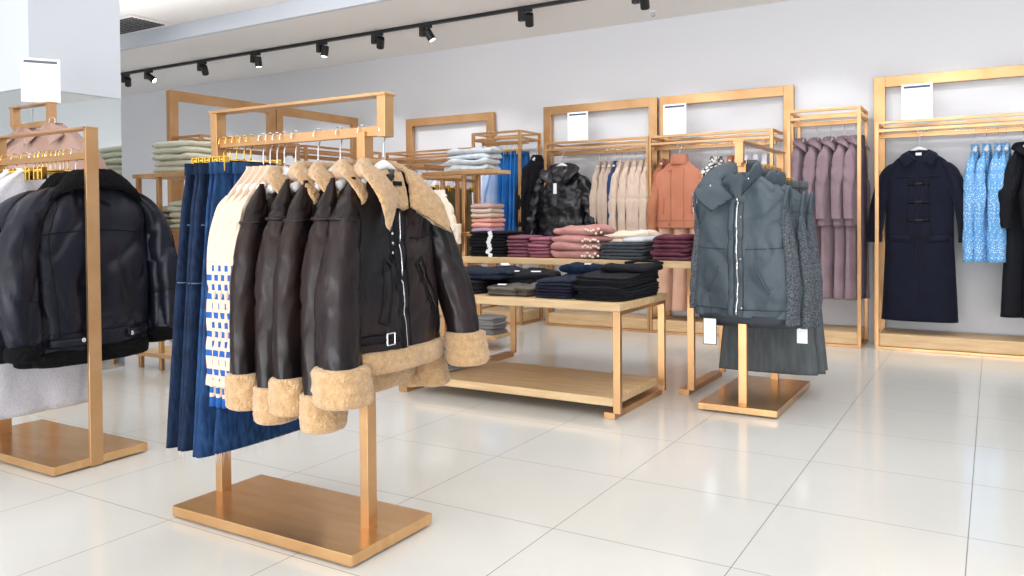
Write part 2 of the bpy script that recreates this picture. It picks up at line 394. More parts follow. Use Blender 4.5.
def at(t, x, y=YF): t.location = (x, y, 0); return t
at(wall_unit(1.17, 'tall brass wall frame behind the front leather jackets, blouses hung below'), -5.72)
at(wall_unit(1.08, 'tall brass wall unit holding the glossy black puffer coat', f0=-.2, f1=1.02), -3.74)
at(wall_unit(1.1, 'tall brass wall unit holding the terracotta jacket', f0=-.02, f1=1.19), -2.67)
at(wall_unit(1.34, 'tallest nearest brass wall unit holding the navy toggle coat, at the right edge', f0=-.05, f1=1.36), -.795)
u = at(wall_unit(.56, 'narrow brass wall unit holding the mauve coats', tall=False), -1.45, 6.79)
u = at(wall_unit(.57, 'narrow brass wall unit with light blue shirts and blue denim', tall=False), -4.51, 6.72)
# tall frames standing along the left, facing the aisle
for y0, lb in ((4.44, 'nearer of two tall brass frames running into the depth at the left'), (5.64, 'farther of two tall brass frames running into the depth at the left')):
    u = wall_unit(1.13, lb, f0=-.03, f1=1.16); u.location = (-5.72, y0, 0); u.rotation_euler = (0, 0, PI / 2)
def sign(label, x, y, z, rz=0, bar=inkblue, s=1.0):
    t = thing('sign_holder', label, 'sign', (x, y, z), rz, 'blank white sign cards on the displays')
    box('base', (-.105 * s, -.03, 0), (.105 * s, .03, .006), glassm, t, .001)
    box('card', (-.108 * s, -.004, .006), (.108 * s, .002, .285 * s), paper, t, .001)
    box('printed_bar', (-.092 * s, -.0055, .254 * s), (.092 * s, -.004, .27 * s), bar, t, 0)
    return t
sign('white sign card with a navy bar on the shelf above the black puffer coat', -3.43, 6.95, 1.776)
sign('white sign card with a navy bar on the shelf above the terracotta jacket', -2.46, 6.95, 1.776)
sign('white sign card with a navy bar on the shelf above the navy toggle coat', -.51, 6.95, 1.776)

# ------------------------------------------------------------------ free-standing garment racks
def rack(label, L, p0, p1, o0=0, o1=0, base=(-.1, 1, -.22, .22), loc=(0, 0, 0), rz=0, H=1.447, flush=False):
    """rail along local x from 0 to L; lower posts at p0,p1"""
    t = thing('garment_rack', label, 'clothes rack', loc, rz)
    w = .034; hy = .022
    x0, x1, y0, y1 = base
    box('base_plate', (x0, y0, .008), (x1, y1, .044), goldplate, t, .0025)
    m = MB()
    for a in (x0 + .03, x1 - .06):
        for b in (y0 + .03, y1 - .06): m.box((a, b, 0), (a + .03, b + .03, .008))
    m.build('feet', blackm, t, 0)
    zr = H - .12
    for p in (p0, p1):
        if flush: box('post', (p - .008, -.028, .004 if p == p1 else .04), (p + .008, .028, H if p in (0, L) or flush else zr), gold, t, .0015)
        else: box('post', (p - w / 2, -hy, .04), (p + w / 2, hy, zr), gold, t, .0015)
    if not flush:
        box('end_upright', (0, -hy, zr), (w, hy, H - .008), gold, t, .0015); box('end_upright', (L - w, -hy, zr - .02), (L, hy, H - .008), gold, t, .0015)
    box('top_bar', (-.004, -.028, H - .01), (L + .004, .028, H), gold, t, .0015)
    box('hanging_rail', (.003, -.012, zr - .016), (L - .003, .012, zr + .016), gold, t, .0015)
    return t
# central rack with the leather jackets
rack('brass rack in front holding denim skirts, striped jumpers and shearling leather jackets', .83, .02, .727, base=(0, .838, -.205, .195), loc=(-2.475, 1.985, 0))
# (second half)
rack('brass rack at the left edge holding the black shearling jackets',   .84, .1, .8345, base=(-.02, .84, -.185, .24), loc=(-4.12, 2.0, 0), flush=True)
rack('brass rack at the right holding the blue-grey padded waistcoats', .98, .075, .8, base=(-.03, .84, -.2, .215), loc=(-1.15, 4.235, 0), rz=PI / 2)
rack('taller brass rack in front of the white column, holding dusty rose coats', .42, .06, .36, base=(-.05, .47, -.14, .14), loc=(-5.06, 2.6, 0), H=1.735)
sign('white sign card with a grey bar standing on the tall rack by the white column', -4.76, 2.6, 1.735, R(58), inkgrey, .92)

# ------------------------------------------------------------------ tables and shelf stands
def table(label, x0, x1, y0, y1, h, low=None):
    t = thing('display_table', label, 'table', ((x0 + x1) / 2, (y0 + y1) / 2, 0)); a = (x1 - x0) / 2; b = (y1 - y0) / 2
    box('table_top', (-a, -b, h - .042), (a, b, h), woodtop, t, .004)
    for s in (-1, 1):
        xa = a - .045 if s > 0 else -a + .005
        for yy in (-b + .012, b - .042): box('leg', (xa, yy, .03), (xa + .04, yy + .03, h - .042), gold, t)
        box('foot_rail', (xa - .05, -b + .006, 0), (xa + .012, b - .006, .034), gold, t)
        box('top_support', (xa, -b + .04, h - .062), (xa + .04, b - .04, h - .042), gold, t)
    if low: box('lower_shelf', (-a + .055, -b + .03, low - .045), (a - .05, b - .03, low), woodtop, t, .004)
    return t
table('low light oak table with brass legs in front, dark jeans laid on it', -3.05, -1.64, 3.79, 4.49, .602, .105)
table('taller light oak table behind the low one, folded jumpers in stacks on it', -3.13, -1.49, 4.52, 5.2, .785)
def stand(label, loc, x0, x1, D, shelves, posts, rail=None):
    t = thing('shelf_stand', label, 'shelf stand', loc)
    top = shelves[0]
    for p in posts:
        for b in (.01, D - .04): box('post', (p - .014, b, 0), (p + .014, b + .03, top - .028), gold, t)
    for i, s in enumerate(shelves):
        box('shelf', (x0, 0, s - .028), (x1, D, s), wood if i == 0 else woodtop, t, .003)
        box('shelf_edge', (x0, -.004, s - .03), (x1, 0, s - .002), gold, t, .001)
    if rail: box('hanging_rail', rail[0], rail[1], gold, t)
    return t
stand('brass and oak shelf stand with pale sage jumpers beside the column mirror', (-5.25, 3.5, 0), .0, 1.15, .4, (1.378, .985, .12), (.03, .26, 1.07))
stand('T-shaped brass and oak stand with pale denim on top behind the tall table', (-4.05, 5.3, 0), 0, .7, .26, (1.43, .935, .12), (.19, .4), ((.0, -.09, 1.365), (.45, -.06, 1.39)))
box('rail_bracket', (.0, -.06, 1.37), (.02, .012, 1.4), gold, bpy.data.objects['shelf_stand.001'])
# side rail unit behind that stand with trousers and a jumper hanging from it
t = thing('garment_rack', 'brass side rack behind the front leather jacket, an ivory jumper and trousers on it', 'clothes rack', (-4.3, 5.3, 0))
for b in (0, .95): box('post', (.12, b, 0), (.145, b + .025, 1.49), gold, t)
box('top_rail', (0, 0, 1.475), (.265, .022, 1.5), gold, t); box('top_rail', (0, .953, 1.475), (.265, .975, 1.5), gold, t)
box('top_rail', (0, .02, 1.475), (.02, .955, 1.5), gold, t); box('top_rail', (.245, .02, 1.475), (.265, .955, 1.5), gold, t)
box('hanging_rail', (.12, .027, 1.38), (.145, .948, 1.41), gold, t)
box('base_plate', (-.02, -.02, 0), (.285, .995, .03), goldplate, t)

# ------------------------------------------------------------------ hangers
def hanger(m=white_plastic, w=.12, neck=.105, metal=chrome):
    t = thing('clothes_hanger', '', 'hanger')
    P = [(0, .021 * math.cos(a) - .0, .0 + .021 * math.sin(a)) for a in [R(x) for x in range(200, -61, -20)]]
    P += [(0, .004, -.035), (0, 0, -.05), (0, 0, -neck)]
    V, F = sweep(smoothpath(P, 2), .0023, 6, up=Vector((1, 0, 0))); mesh('hook', V, F, metal, t)
    ctrl = [(0, w * s, -neck - .008 - (.1 * w / .16) * abs(s) ** 1.3) for s in [i / 8 for i in range(-8, 9)]]
    rad = [.007 + .011 * (1 - abs(i / 8)) ** .6 + (.006 if abs(i) >= 7 else 0) for i in range(-8, 9)]
    V, F = sweep(ctrl, rad, 10, flat=1.0, up=Vector((1, 0, 0))); mesh('shoulder_bar', V, F, m, t)
    V, F = sweep([(0, y, -neck - .1 * w / .16) for y in (-w * .82, -w * .4, 0, w * .4, w * .82)], .004, 6, up=Vector((1, 0, 0))); mesh('cross_bar', V, F, m, t)
    return t
def clip_hanger(w=.13, metal=shinygold):
    t = thing('clip_hanger', '', 'hanger')
    P = [(0, .021 * math.cos(a), .021 * math.sin(a)) for a in [R(x) for x in range(200, -61, -20)]] + [(0, .004, -.03), (0, 0, -.04), (0, 0, -.075)]
    V, F = sweep(smoothpath(P, 2), .0023, 6, up=Vector((1, 0, 0))); mesh('hook', V, F, metal, t)
    V, F = sweep([(0, -w, -.075), (0, 0, -.074), (0, w, -.075)], .004, 6, up=Vector((1, 0, 0))); mesh('bar', V, F, metal, t)
    for s in (-1, 1):
        m = MB()
        for q in (-1, 1): m.box((q * .012 - .003, s * w * .9 - .012, -.115), (q * .012 + .003, s * w * .9 + .012, -.062))
        m.box((-.014, s * w * .9 - .01, -.083), (.014, s * w * .9 + .01, -.078))
        m.build('clip', metal, t, .001)
    return t
HG = hanger(); HGG = clip_hanger(); HGN = hanger(w=.065)
PROTOS = [HG, HGG, HGN]
def H(p, loc, rz, label, group): return place(p, loc, rz, label, group)

# ------------------------------------------------------------------ generic hanging garments (origin at the rail)
def garment_body(t, name, m, ctrl, **k):
    V, F = tube_z(ctrl, **k); return mesh(name, V, F, m, t)
def torso(L, hw, ht, neck=-.11, hem=None, shoulder=.2, hht=None, waist=None):
    hem = hem or hw; hht = hht or ht
    return [(0, 0, -L, hht, hem), (0, 0, -L + (L - .3) * .33, (ht + hht) / 2, (hem + hw) / 2 if waist is None else waist), (0, 0, -L + (L - .3) * .66, ht * 1.05, hw), (0, 0, neck - .23, ht * 1.05, hw * .95),
            (0, 0, neck - .15, ht * .92, hw * .86), (0, 0, neck - .09, ht * .75, hw * .66), (0, 0, neck - .04, ht * .62, hw * .44), (0, 0, neck, ht * .55, .055), (0, 0, neck + .012, ht * .5, .055)]
def sleeve_pts(s, hw, L, rx=.05, ry=.05, x1=0, dy=.03, neck=-.11, cuffr=None):
    c = cuffr or rx * .8
    return [(x1, s * (hw + dy), neck - L, c, c * .9), (x1 * .9, s * (hw + dy), neck - L + .04, c, c * .9), (x1 * .6, s * (hw + dy * .9), neck - L * .62, rx * .92, ry * .85), (x1 * .2, s * (hw + dy * .3 - .01), neck - .32, rx, ry * .92),
            (0, s * (hw * .9 - .01), neck - .2, rx * .85, ry * .8), (0, s * (hw * .76), neck - .13, rx * .6, ry * .6), (0, s * (hw * .62), neck - .09, rx * .25, ry * .35)]
def coat(name, label, cat, m, L=.9, hw=.21, ht=.045, SL=.6, collar=None, seed=1, fold=.01, wr=.006, hem=None, hht=None, cuffm=None, group=None, rx=.05, x1=.0, hemm=None, sleeves=True, kf=5, waist=None, dy=.03):
    t = thing(name, label, cat, group=group)
    b = garment_body(t, 'body', m, torso(L, hw, ht, hem=hem, hht=hht, waist=waist), n=56, per=6, fold=fold, wr=wr, seed=seed, kf=kf)
    if sleeves:
        for s in (-1, 1):
            V, F = tube_z(sleeve_pts(s, hw, SL, rx, rx * .9, x1, dy), n=22, per=7, fold=.004, wr=.012, ws=11, seed=seed + 5 + s, kf=3); mesh('sleeve', V, F, m, t)
            if cuffm:
                c = rx * .8 + .004
                V, F = tube_z([(x1, s * (hw + dy), -.11 - SL - .004, c, c * .9), (x1, s * (hw + dy), -.11 - SL + .05, c * 1.02, c * .92)], n=22, per=4); mesh('cuff', V, F, cuffm, t)
    if collar:
        A = [(ht * .9, -.02, -.155), (.02, -.062, -.125), (-.03, -.04, -.1), (-.04, 0, -.097), (-.03, .04, -.1), (.02, .062, -.125), (ht * .9, .02, -.155)]
        B = [(ht + .035, -.09, -.235), (ht * .7 + .02, -.125, -.19), (-.035, -.09, -.15), (-.055, 0, -.145), (-.035, .09, -.15), (ht * .7 + .02, .125, -.19), (ht + .035, .09, -.235)]
        V, F = cushion(A, B, .009, lambda u: Vector((math.cos(2 * PI * u), -math.sin(2 * PI * u) * .8, .6)), nu=28, nv=6, seed=seed); mesh('collar', V, F, collar, t)
    if hemm:
        V, F = tube_z([(0, 0, -L - .003, (hht or ht) + .003, (hem or hw) + .003), (0, 0, -L + .05, (hht or ht) + .003, (hem or hw) + .003)], n=48, per=4); mesh('hem_band', V, F, hemm, t)
    return t
def skirt(name, label, cat, m, L=1.08, w0=.14, w1=.28, t0=.016, t1=.035, fold=.012, kf=7, seed=1, band=None, z0=-.085, frays=None, group=None, wr=.004):
    t = thing(name, label, cat, group=group)
    ctrl = [(0, 0, -L, t1, w1), (0, 0, -L * .75, t1 * .9, w0 + (w1 - w0) * .75), (0, 0, -L * .45, t0 * 1.6, w0 + (w1 - w0) * .45), (0, 0, z0 - .16, t0 * 1.5, w0 + (w1 - w0) * .2), (0, 0, z0 - .05, t0 * 1.2, w0), (0, 0, z0, t0, w0)]
    garment_body(t, 'panel', m, ctrl, n=72, per=8, fold=fold, kf=kf, seed=seed, wr=wr)
    if band:
        V, F = tube_z([(0, 0, z0 - .04, t0 + .006, w0 + .005), (0, 0, z0 + .002, t0 + .004, w0 + .004)], n=48, per=4); mesh('waistband', V, F, band, t)
    if frays:
        mb = MB(); rnd = random.Random(seed)
        for i in range(70):
            a = rnd.uniform(0, 2 * PI); x = t1 * .95 * math.cos(a); y = w1 * .98 * math.sin(a); l = rnd.choice([.012, .02, .03, .03, .055]); dx = rnd.uniform(-.008, .008)
            mb.add([(x - .0007, y, -L + .005), (x + .0007, y, -L + .005), (x + dx, y + dx, -L - l), (x, y + .0014, -L + .005)], [(0, 1, 2), (1, 3, 2), (3, 0, 2), (0, 3, 1)])
        f = mb.build('frayed_threads', fray, t, 0); f['kind'] = 'stuff'
    return t

# ------------------------------------------------------------------ shearling leather jackets on the central rack
JB = [(0, .0, -.77, .088, .235), (0, 0, -.70, .088, .24), (0, 0, -.55, .082, .232), (0, 0, -.4, .078, .232), (0, 0, -.3, .07, .225), (0, 0, -.245, .06, .2), (0, 0, -.2, .05, .155), (0, 0, -.165, .045, .1), (0, 0, -.14, .035, .06)]
COLA = [(.08, -.02, -.215), (.06, -.06, -.15), (.01, -.075, -.105), (-.045, 0, -.09), (0, .075, -.105), (.05, .07, -.16), (.085, .03, -.245)]
COLB = [(.13, -.125, -.325), (.13, -.165, -.235), (.055, -.155, -.155), (-.10, 0, -.17), (.02, .16, -.18), (.085, .2, -.25), (.11, .225, -.335)]
cn = lambda u: Vector((math.cos(2 * PI * u), -math.sin(2 * PI * u) * .7, .6))
def furtube(name, ctrl, t, n=44, per=10, seed=0, m=None):
    V, F = tube_z(ctrl, n=n, per=per, sq=2.2, furr=.0036, seed=seed, wr=.004, ws=18, fgrow=False); return mesh(name, V, F, m or fur, t)
def shearling(name, label, m, front=False, seed=1, dl=0):
    t = thing(name, label, 'leather jacket')
    jb = [(a, .025, c * (.91 if front else 1), d, e * (.98 if front and c < -.5 else .87 if c < -.22 else .95)) for a, b, c, d, e in JB]
    body = garment_body(t, 'body', m, jb, n=90, per=10, fold=.008, wr=.011, ws=8, seed=seed, kf=4, zs=.5)
    sl = {}
    N = [(.025, -.225, -.785, .05, .062), (.02, -.222, -.70, .05, .06), (.0, -.21, -.52, .05, .056), (0, -.192, -.38, .048, .05), (0, -.178, -.3, .044, .042), (0, -.166, -.25, .036, .035), (0, -.15, -.2, .02, .022), (0, -.138, -.155, .006, .008)]
    if front: N = [(.03, -.232, -.745, .066, .07), (.02, -.228, -.66, .066, .068), (.0, -.212, -.5, .062, .062), (0, -.194, -.38, .055, .054), (0, -.178, -.3, .048, .045), (0, -.166, -.25, .038, .036), (0, -.15, -.2, .021, .023), (0, -.138, -.155, .006, .008)]
    Fa = [(.07, .27, -.78, .05, .05), (.05, .275, -.7, .054, .054), (.02, .27, -.55, .056, .056), (0, .26, -.4, .056, .056), (0, .235, -.3, .054, .055), (0, .2, -.24, .046, .05), (0, .155, -.195, .028, .032), (0, .14, -.175, .008, .01)]
    if front: Fa = [(.11, .295, -.70, .055, .062), (.095, .298, -.62, .058, .064), (.055, .298, -.5, .062, .068), (.02, .28, -.38, .06, .064), (0, .25, -.29, .058, .06), (0, .2, -.24, .046, .05), (0, .155, -.195, .028, .032), (0, .14, -.175, .008, .01)]
    N = [(a, b, c + (dl if c < -.45 else 0), d, e) for a, b, c, d, e in N]
    for s, P in ((0, N), (1, Fa)):
        V, F = tube_z(P, n=36, per=9, fold=.003, wr=.0065, ws=13, seed=seed + 3 + s, kf=3, sq=2.15, fgrow=False, zs=.5); so = mesh('sleeve', V, F, m, t)
        e = P[0]; d = (P[0][0] - P[1][0]) * .9; r = 1.0
        furtube('shearling_cuff', [(e[0] + d, e[1], e[2] - .085, e[3] * 1.05, e[4] * 1.05), (e[0] + d * .9, e[1], e[2] - .075, e[3] * 1.25, e[4] * 1.22), (e[0] + d * .5, e[1], e[2] - .04, e[3] * 1.3, e[4] * 1.27), (e[0], e[1], e[2] + .0, e[3] * 1.27, e[4] * 1.24), (e[0], e[1], e[2] + .02, e[3] * 1.22, e[4] * 1.2), (e[0] - d * .2, e[1], e[2] + .028, e[3] * 1.05, e[4] * 1.05)], t, seed=seed + s, n=56)
        # seam ring under the shoulder
        q = cr(P, 4.3); V, F = tube_z([(q[0], q[1], q[2] - .006, q[3] + .001, q[4] + .001), (q[0], q[1], q[2], q[3] + .005, q[4] + .005), (q[0], q[1], q[2] + .006, q[3] + .001, q[4] + .001)], n=30, per=3, sq=2.15); mesh('shoulder_seam', V, F, m, t)
    hz = .91 if front else 1; hw_ = .98 if front else .87
    furtube('shearling_hem', [(0, .025, c * hz, d, e * hw_) for c, d, e in ((-.835, .086, .232), (-.825, .1, .245), (-.79, .104, .25), (-.765, .1, .246), (-.757, .088, .236))], t, seed=seed + 9, n=110, per=9)
    CB = COLB if front else [(.10, -.135, -.26), (.115, -.15, -.225)] + COLB[2:5] + [(.085, .19, -.23), (.10, .19, -.29)]
    V, F = cushion(COLA, CB, .026, cn, nu=90, nv=16, furr=.0055, seed=seed); mesh('shearling_collar', V, F, fur, t)
    if front:
        bv = bvh_of(body)
        ribbon('placket', bv, [(-.01, -.2), (-.012, -.4), (-.005, -.69)], .016, piping, t, flat=.25)
        ribbon('zip', bv, [(.0, -.26), (.0, -.4), (.005, -.69)], .0025, chrome, t, off=.006)
        ribbon('front_edge_seam', bv, [(.03, -.26), (.032, -.45), (.035, -.69)], .003, piping, t)
        pk = ribbon('pocket_welt', bv, [(.07, -.43), (.105, -.41), (.195, -.57), (.16, -.6), (.07, -.43)], .0045, piping, t)
        ribbon('pocket_welt', bv, [(.088, -.425), (.176, -.588)], .006, leather_front, t, off=.004)
        ribbon('pocket_welt', bv, [(-.05, -.43), (-.08, -.41), (-.11, -.6), (-.07, -.61), (-.05, -.43)], .0045, piping, t)
        ribbon('storm_flap', bv, [(-.05, -.3), (-.045, -.4), (-.03, -.43), (-.02, -.36)], .004, piping, t)
        for z in (-.33, -.36, -.39):
            p = surf(bv, -.038, z)
            if p: disc('snap_button', p, .005, .002, chrome, t)
        ribbon('waist_strap', bv, [(-.2, -.65), (-.1, -.65), (-.04, -.655)], .014, piping, t, off=.01)
        p = surf(bv, -.09, -.65, off=.018)
        if p:
            m_ = MB()
            for a, b in (((0, -.02, -.02), (.006, -.015, .02)), ((0, .015, -.02), (.006, .02, .02)), ((0, -.02, -.02), (.006, .02, -.015)), ((0, -.02, .015), (.006, .02, .02))): m_.box(a, b)
            o = m_.build('buckle', chrome, t); o.location = p
        ribbon('yoke_seam', bv, [(.2, -.33), (.12, -.35), (.06, -.345)], .003, piping, t)
        V, F = cushion([(.03, -.06, -.13), (.03, 0, -.125), (.03, .06, -.13)], [(.075, -.02, -.25), (.078, .01, -.26), (.075, .035, -.25)], .006, lambda u: Vector((1, 0, .2)), nu=20, nv=8, furr=.004); mesh('shearling_lining', V, F, fur, t)
        box('neck_label', (.058, -.022, -.18), (.062, .022, -.165), piping, t)
    return t
ZR = 1.33
JF = shearling('leather_jacket', '', leather_front, True, 4); JP = shearling('leather_jacket', '', leather, False, 7); JQ = shearling('leather_jacket', '', leather, False, 12, -.045)
PROTOS += [JF, JP, JQ]
gj = 'shearling leather jackets on the central rack'; gh = 'white hangers of the central rack'
place(JF, (-1.675, 1.985, ZR), R(0), 'brown-black leather jacket with wide tan shearling collar, foremost of the five', gj)
for i, (x, lb, rz) in enumerate(((-1.765, 'second shearling leather jacket, just behind the foremost one', 3), (-1.86, 'third shearling leather jacket from the front, middle of the five', -2), (-1.96, 'fourth shearling leather jacket from the front', 2), (-2.065, 'fifth shearling leather jacket, rearmost, next to the striped jumpers', 0))):
    o = place(JQ if i % 2 == 0 else JP, (x, 1.985 - .01 * (i % 2), ZR - (.0, .005, -.002, .01)[i]), R(rz), lb, gj)
for x, lb in ((-1.675, 'white hanger inside the foremost leather jacket'), (-1.765, 'white hanger of the second leather jacket'), (-1.86, 'white hanger of the third leather jacket'), (-1.96, 'white hanger of the fourth leather jacket'), (-2.065, 'white hanger of the fifth leather jacket')):
    H(HG, (x + .005, 1.985, ZR), 0, lb, gh)
# striped jumpers
ST = coat('striped_jumper', '', 'jumper', striped, L=.9, hw=.205, ht=.03, SL=.72, seed=21, fold=.006, rx=.035, hem=.22, dy=.0)
PROTOS.append(ST)
for i, (x, lb) in enumerate(((-2.12, 'cream jumper with blue dashes, nearest the leather jackets'), (-2.155, 'second cream jumper with blue dashes from the leather jackets'), (-2.19, 'third cream jumper with blue dashes from the leather jackets'), (-2.225, 'cream jumper with blue dashes, nearest the denim skirts'))):
    place(ST, (x, 1.965, ZR + .0), R(-2 + i), lb, 'cream and blue jumpers on the central rack')
    H(HG, (x + .004, 1.985, ZR), 0, 'white hanger in the ' + ('first', 'second', 'third', 'fourth')[i] + ' striped jumper counted from the jackets', gh)
# denim skirts with gold clip hangers
SK = skirt('denim_skirt', '', 'denim skirt', denim_dark, L=1.07, w0=.145, w1=.235, fold=.013, kf=4, seed=31, band=denim_dark, frays=1)
SK2 = skirt('denim_skirt', '', 'denim skirt', denim_mid, L=1.08, w0=.145, w1=.235, fold=.013, kf=4, seed=32, band=denim_mid, frays=1)
for s_ in (SK, SK2):
    b_ = [c for c in s_.children if c.name.startswith('panel')][0]; bv = bvh_of(b_)
    ribbon('hip_seam', bv, [(-.15, -.3), (0, -.31), (.15, -.3)], .0025, stitch, s_); ribbon('knee_seam', bv, [(-.2, -.5), (0, -.51), (.2, -.5)], .002, stitch, s_)
    ribbon('fly_seam', bv, [(.0, -.13), (.0, -.3)], .002, stitch, s_)
PROTOS += [SK, SK2]
for i, x in enumerate((-2.43, -2.395, -2.36, -2.32, -2.285)):
    lb = ('dark denim skirt with frayed hem, leftmost on the central rack', 'second dark denim skirt from the left post', 'third dark denim skirt from the left post', 'mid blue denim skirt, fourth from the left post', 'mid blue denim skirt with frayed hem, beside the striped jumpers')[i]
    place(SK if i < 3 else SK2, (x, 1.975, ZR), R((-4, 3, -2, 4, 0)[i]), lb, 'denim skirts on the central rack')
    H(HGG, (x, 1.985, ZR), 0, 'gold clip hanger holding ' + ('the leftmost', 'the second', 'the third', 'the fourth', 'the fifth')[i] + ' denim skirt', 'gold clip hangers on the central rack')
SKL = skirt('denim_skirt', 'long mid blue denim skirt showing below the leather jackets on the central rack', 'denim skirt', denim_mid, L=1.07, w0=.15, w1=.25, fold=.012, seed=35, band=denim_mid, frays=1)
place(SKL, (-2.25, 2.03, ZR), 0)

# ------------------------------------------------------------------ black shearling jackets, left rack
ZL = 1.34
def black_jacket(label, seed):
    t = thing('leather_jacket', label, 'leather jacket')
    m = leather_black
    B = [(0, 0, -.84, .09, .262), (0, 0, -.7, .1, .268), (0, 0, -.5, .095, .262), (0, 0, -.35, .088, .262), (0, 0, -.25, .08, .25), (0, 0, -.19, .065, .21), (0, 0, -.14, .05, .14), (0, 0, -.11, .04, .09), (0, 0, -.1, .03, .06)]
    body = garment_body(t, 'body', m, B, n=96, per=10, fold=.01, wr=.02, ws=7, seed=seed, kf=4, zs=.5)
    for s in (-1, 1):
        P = [(.04, s * .335, -.80, .066, .056), (.04, s * .345, -.72, .072, .06), (.02, s * .345, -.55, .085, .068), (.0, s * .33, -.4, .088, .07), (0, s * .3, -.29, .082, .068), (0, s * .25, -.21, .066, .06), (0, s * .2, -.165, .045, .04), (0, s * .17, -.15, .01, .02)]
        V, F = tube_z(P, n=36, per=9, fold=.004, wr=.016, ws=10, seed=seed + s, kf=3, sq=2.1, fgrow=False); so = mesh('sleeve', V, F, m, t)
        furtube('shearling_cuff', [(.04, s * .335, -.855, .06, .05), (.04, s * .335, -.845, .07, .06), (.04, s * .335, -.80, .073, .063), (.04, s * .335, -.79, .066, .055)], t, seed=seed, m=furblack)
        bs = bvh_of(so); ribbon('sleeve_seam', bs, [(s * .345, -.3), (s * .36, -.5), (s * .35, -.78)], .003, piping, t); ribbon('cuff_seam', bs, [(s * .29, -.62), (s * .4, -.6)], .003, piping, t)
    furtube('shearling_hem', [(0, 0, -.9, .088, .255), (0, 0, -.89, .1, .266), (0, 0, -.85, .104, .27), (0, 0, -.83, .096, .266)], t, seed=seed + 2, m=furblack, n=90)
    bv = bvh_of(body)
    ribbon('yoke_seam', bv, [(-.26, -.35), (-.12, -.335), (0, -.33), (.12, -.335), (.26, -.35)], .0035, piping, t)
    ribbon('side_seam', bv, [(-.19, -.22), (-.225, -.35), (-.21, -.6), (-.2, -.83)], .003, piping, t); ribbon('side_seam', bv, [(.19, -.22), (.225, -.35), (.21, -.6), (.2, -.83)], .003, piping, t)
    ribbon('waist_seam', bv, [(-.26, -.76), (0, -.765), (.26, -.76)], .003, piping, t)
    ribbon('waist_strap', bv, [(-.24, -.8), (-.1, -.8)], .02, leather_black, t, off=.006); ribbon('waist_strap', bv, [(.24, -.79), (.1, -.79)], .02, leather_black, t, off=.006)
    for y in (-.115, .12):
        p = surf(bv, y, -.795, off=.012)
        if p: disc('snap_button', p, .011, .004, chrome, t)
    A = [(-.02, -.1, -.09), (.01, -.09, -.075), (.045, -.05, -.068), (.05, 0, -.066), (.045, .05, -.068), (.01, .09, -.075), (-.02, .1, -.09)]
    Bc = [(.05, -.25, -.24), (.08, -.18, -.175), (.1, -.09, -.155), (.105, 0, -.15), (.1, .09, -.155), (.08, .17, -.175), (.05, .23, -.22)]
    V, F = cushion(A, Bc, .022, lambda u: Vector((.8, (u - .5) * .8, .7)), nu=70, nv=12, furr=.004, seed=seed); mesh('shearling_collar', V, F, furblack, t)
    return t
BJ = black_jacket('', 51); PROTOS.append(BJ)
place(BJ, (-3.40, 2.065, ZL), R(4), 'black leather jacket seen from the back, foremost on the left rack', 'black leather jackets on the left rack')
place(BJ, (-3.49, 2.05, ZL - .01), R(-3), 'second black leather jacket, tucked behind the foremost one on the left rack', 'black leather jackets on the left rack')
H(HG, (-3.40, 2.0, ZL), 0, 'hanger of the foremost black leather jacket', 'hangers of the left rack'); H(HG, (-3.52, 2.0, ZL), 0, 'hanger of the second black leather jacket', 'hangers of the left rack')
WD = coat('grey_dress', '', 'dress', greyc, L=1.16, hw=.28, ht=.04, SL=.5, seed=61, fold=.016, wr=.012, hem=.27, hht=.04, rx=.055, kf=4); PROTOS.append(WD)
for i, (x, y) in enumerate(((-3.60, -.02), (-3.66, .03), (-3.73, -.01), (-3.80, .02), (-3.88, 0), (-3.97, .0))):
    n_ = ('first', 'second', 'third', 'fourth', 'fifth', 'sixth')[i]
    place(WD, (x, 1.93 + y, ZL + .035), R((-2, 3, 0, 4, -3, 2)[i]), 'pale grey long dress, ' + n_ + ' behind the black leather jackets', 'pale dresses on the left rack')
    H(HG if i < 3 else HGG, (x, 2.0, ZL), 0, ('silvery hanger' if i < 3 else 'gold clip hanger') + ' of the ' + n_ + ' pale dress behind the black jackets', 'hangers of the left rack')
for i in range(7): H(HGG, (-3.46 - .033 * i - (.03 if i > 1 else 0), 2.0, ZL), R(5), 'gold clip hanger hooked on the left rack, between the other hangers', 'spare gold hangers on the left rack')
# dusty rose coats by the column
PC = coat('rose_coat', '', 'coat', pinkcoat, L=.95, hw=.33, ht=.07, SL=.62, collar=pinkcoat, seed=71, fold=.015, wr=.012, rx=.07, dy=.06); PROTOS.append(PC)
for i, (x, y, rz) in enumerate(((-4.56, 2.55, -75), (-4.93, 2.6, -66))):
    o = place(PC, (x, y, 1.70), R(rz), ('dusty rose coat at the right end of the tall rack by the column', 'second dusty rose coat, nearer the left edge of the picture')[i], 'dusty rose coats by the column')
    H(HG, (x, y, 1.615), R(rz), ('white hanger of the right dusty rose coat', 'white hanger of the left dusty rose coat')[i], 'hangers of the rose coats')
tg = thing('price_tag', 'black and white price tag hanging from the right dusty rose coat', 'price tag', (-4.62, 2.47, 1.36), R(-60))
box('card', (.0, -.02, -.06), (.004, .02, .0), blackm, tg); box('card', (.0, -.03, -.09), (.004, .03, -.065), paper, tg)

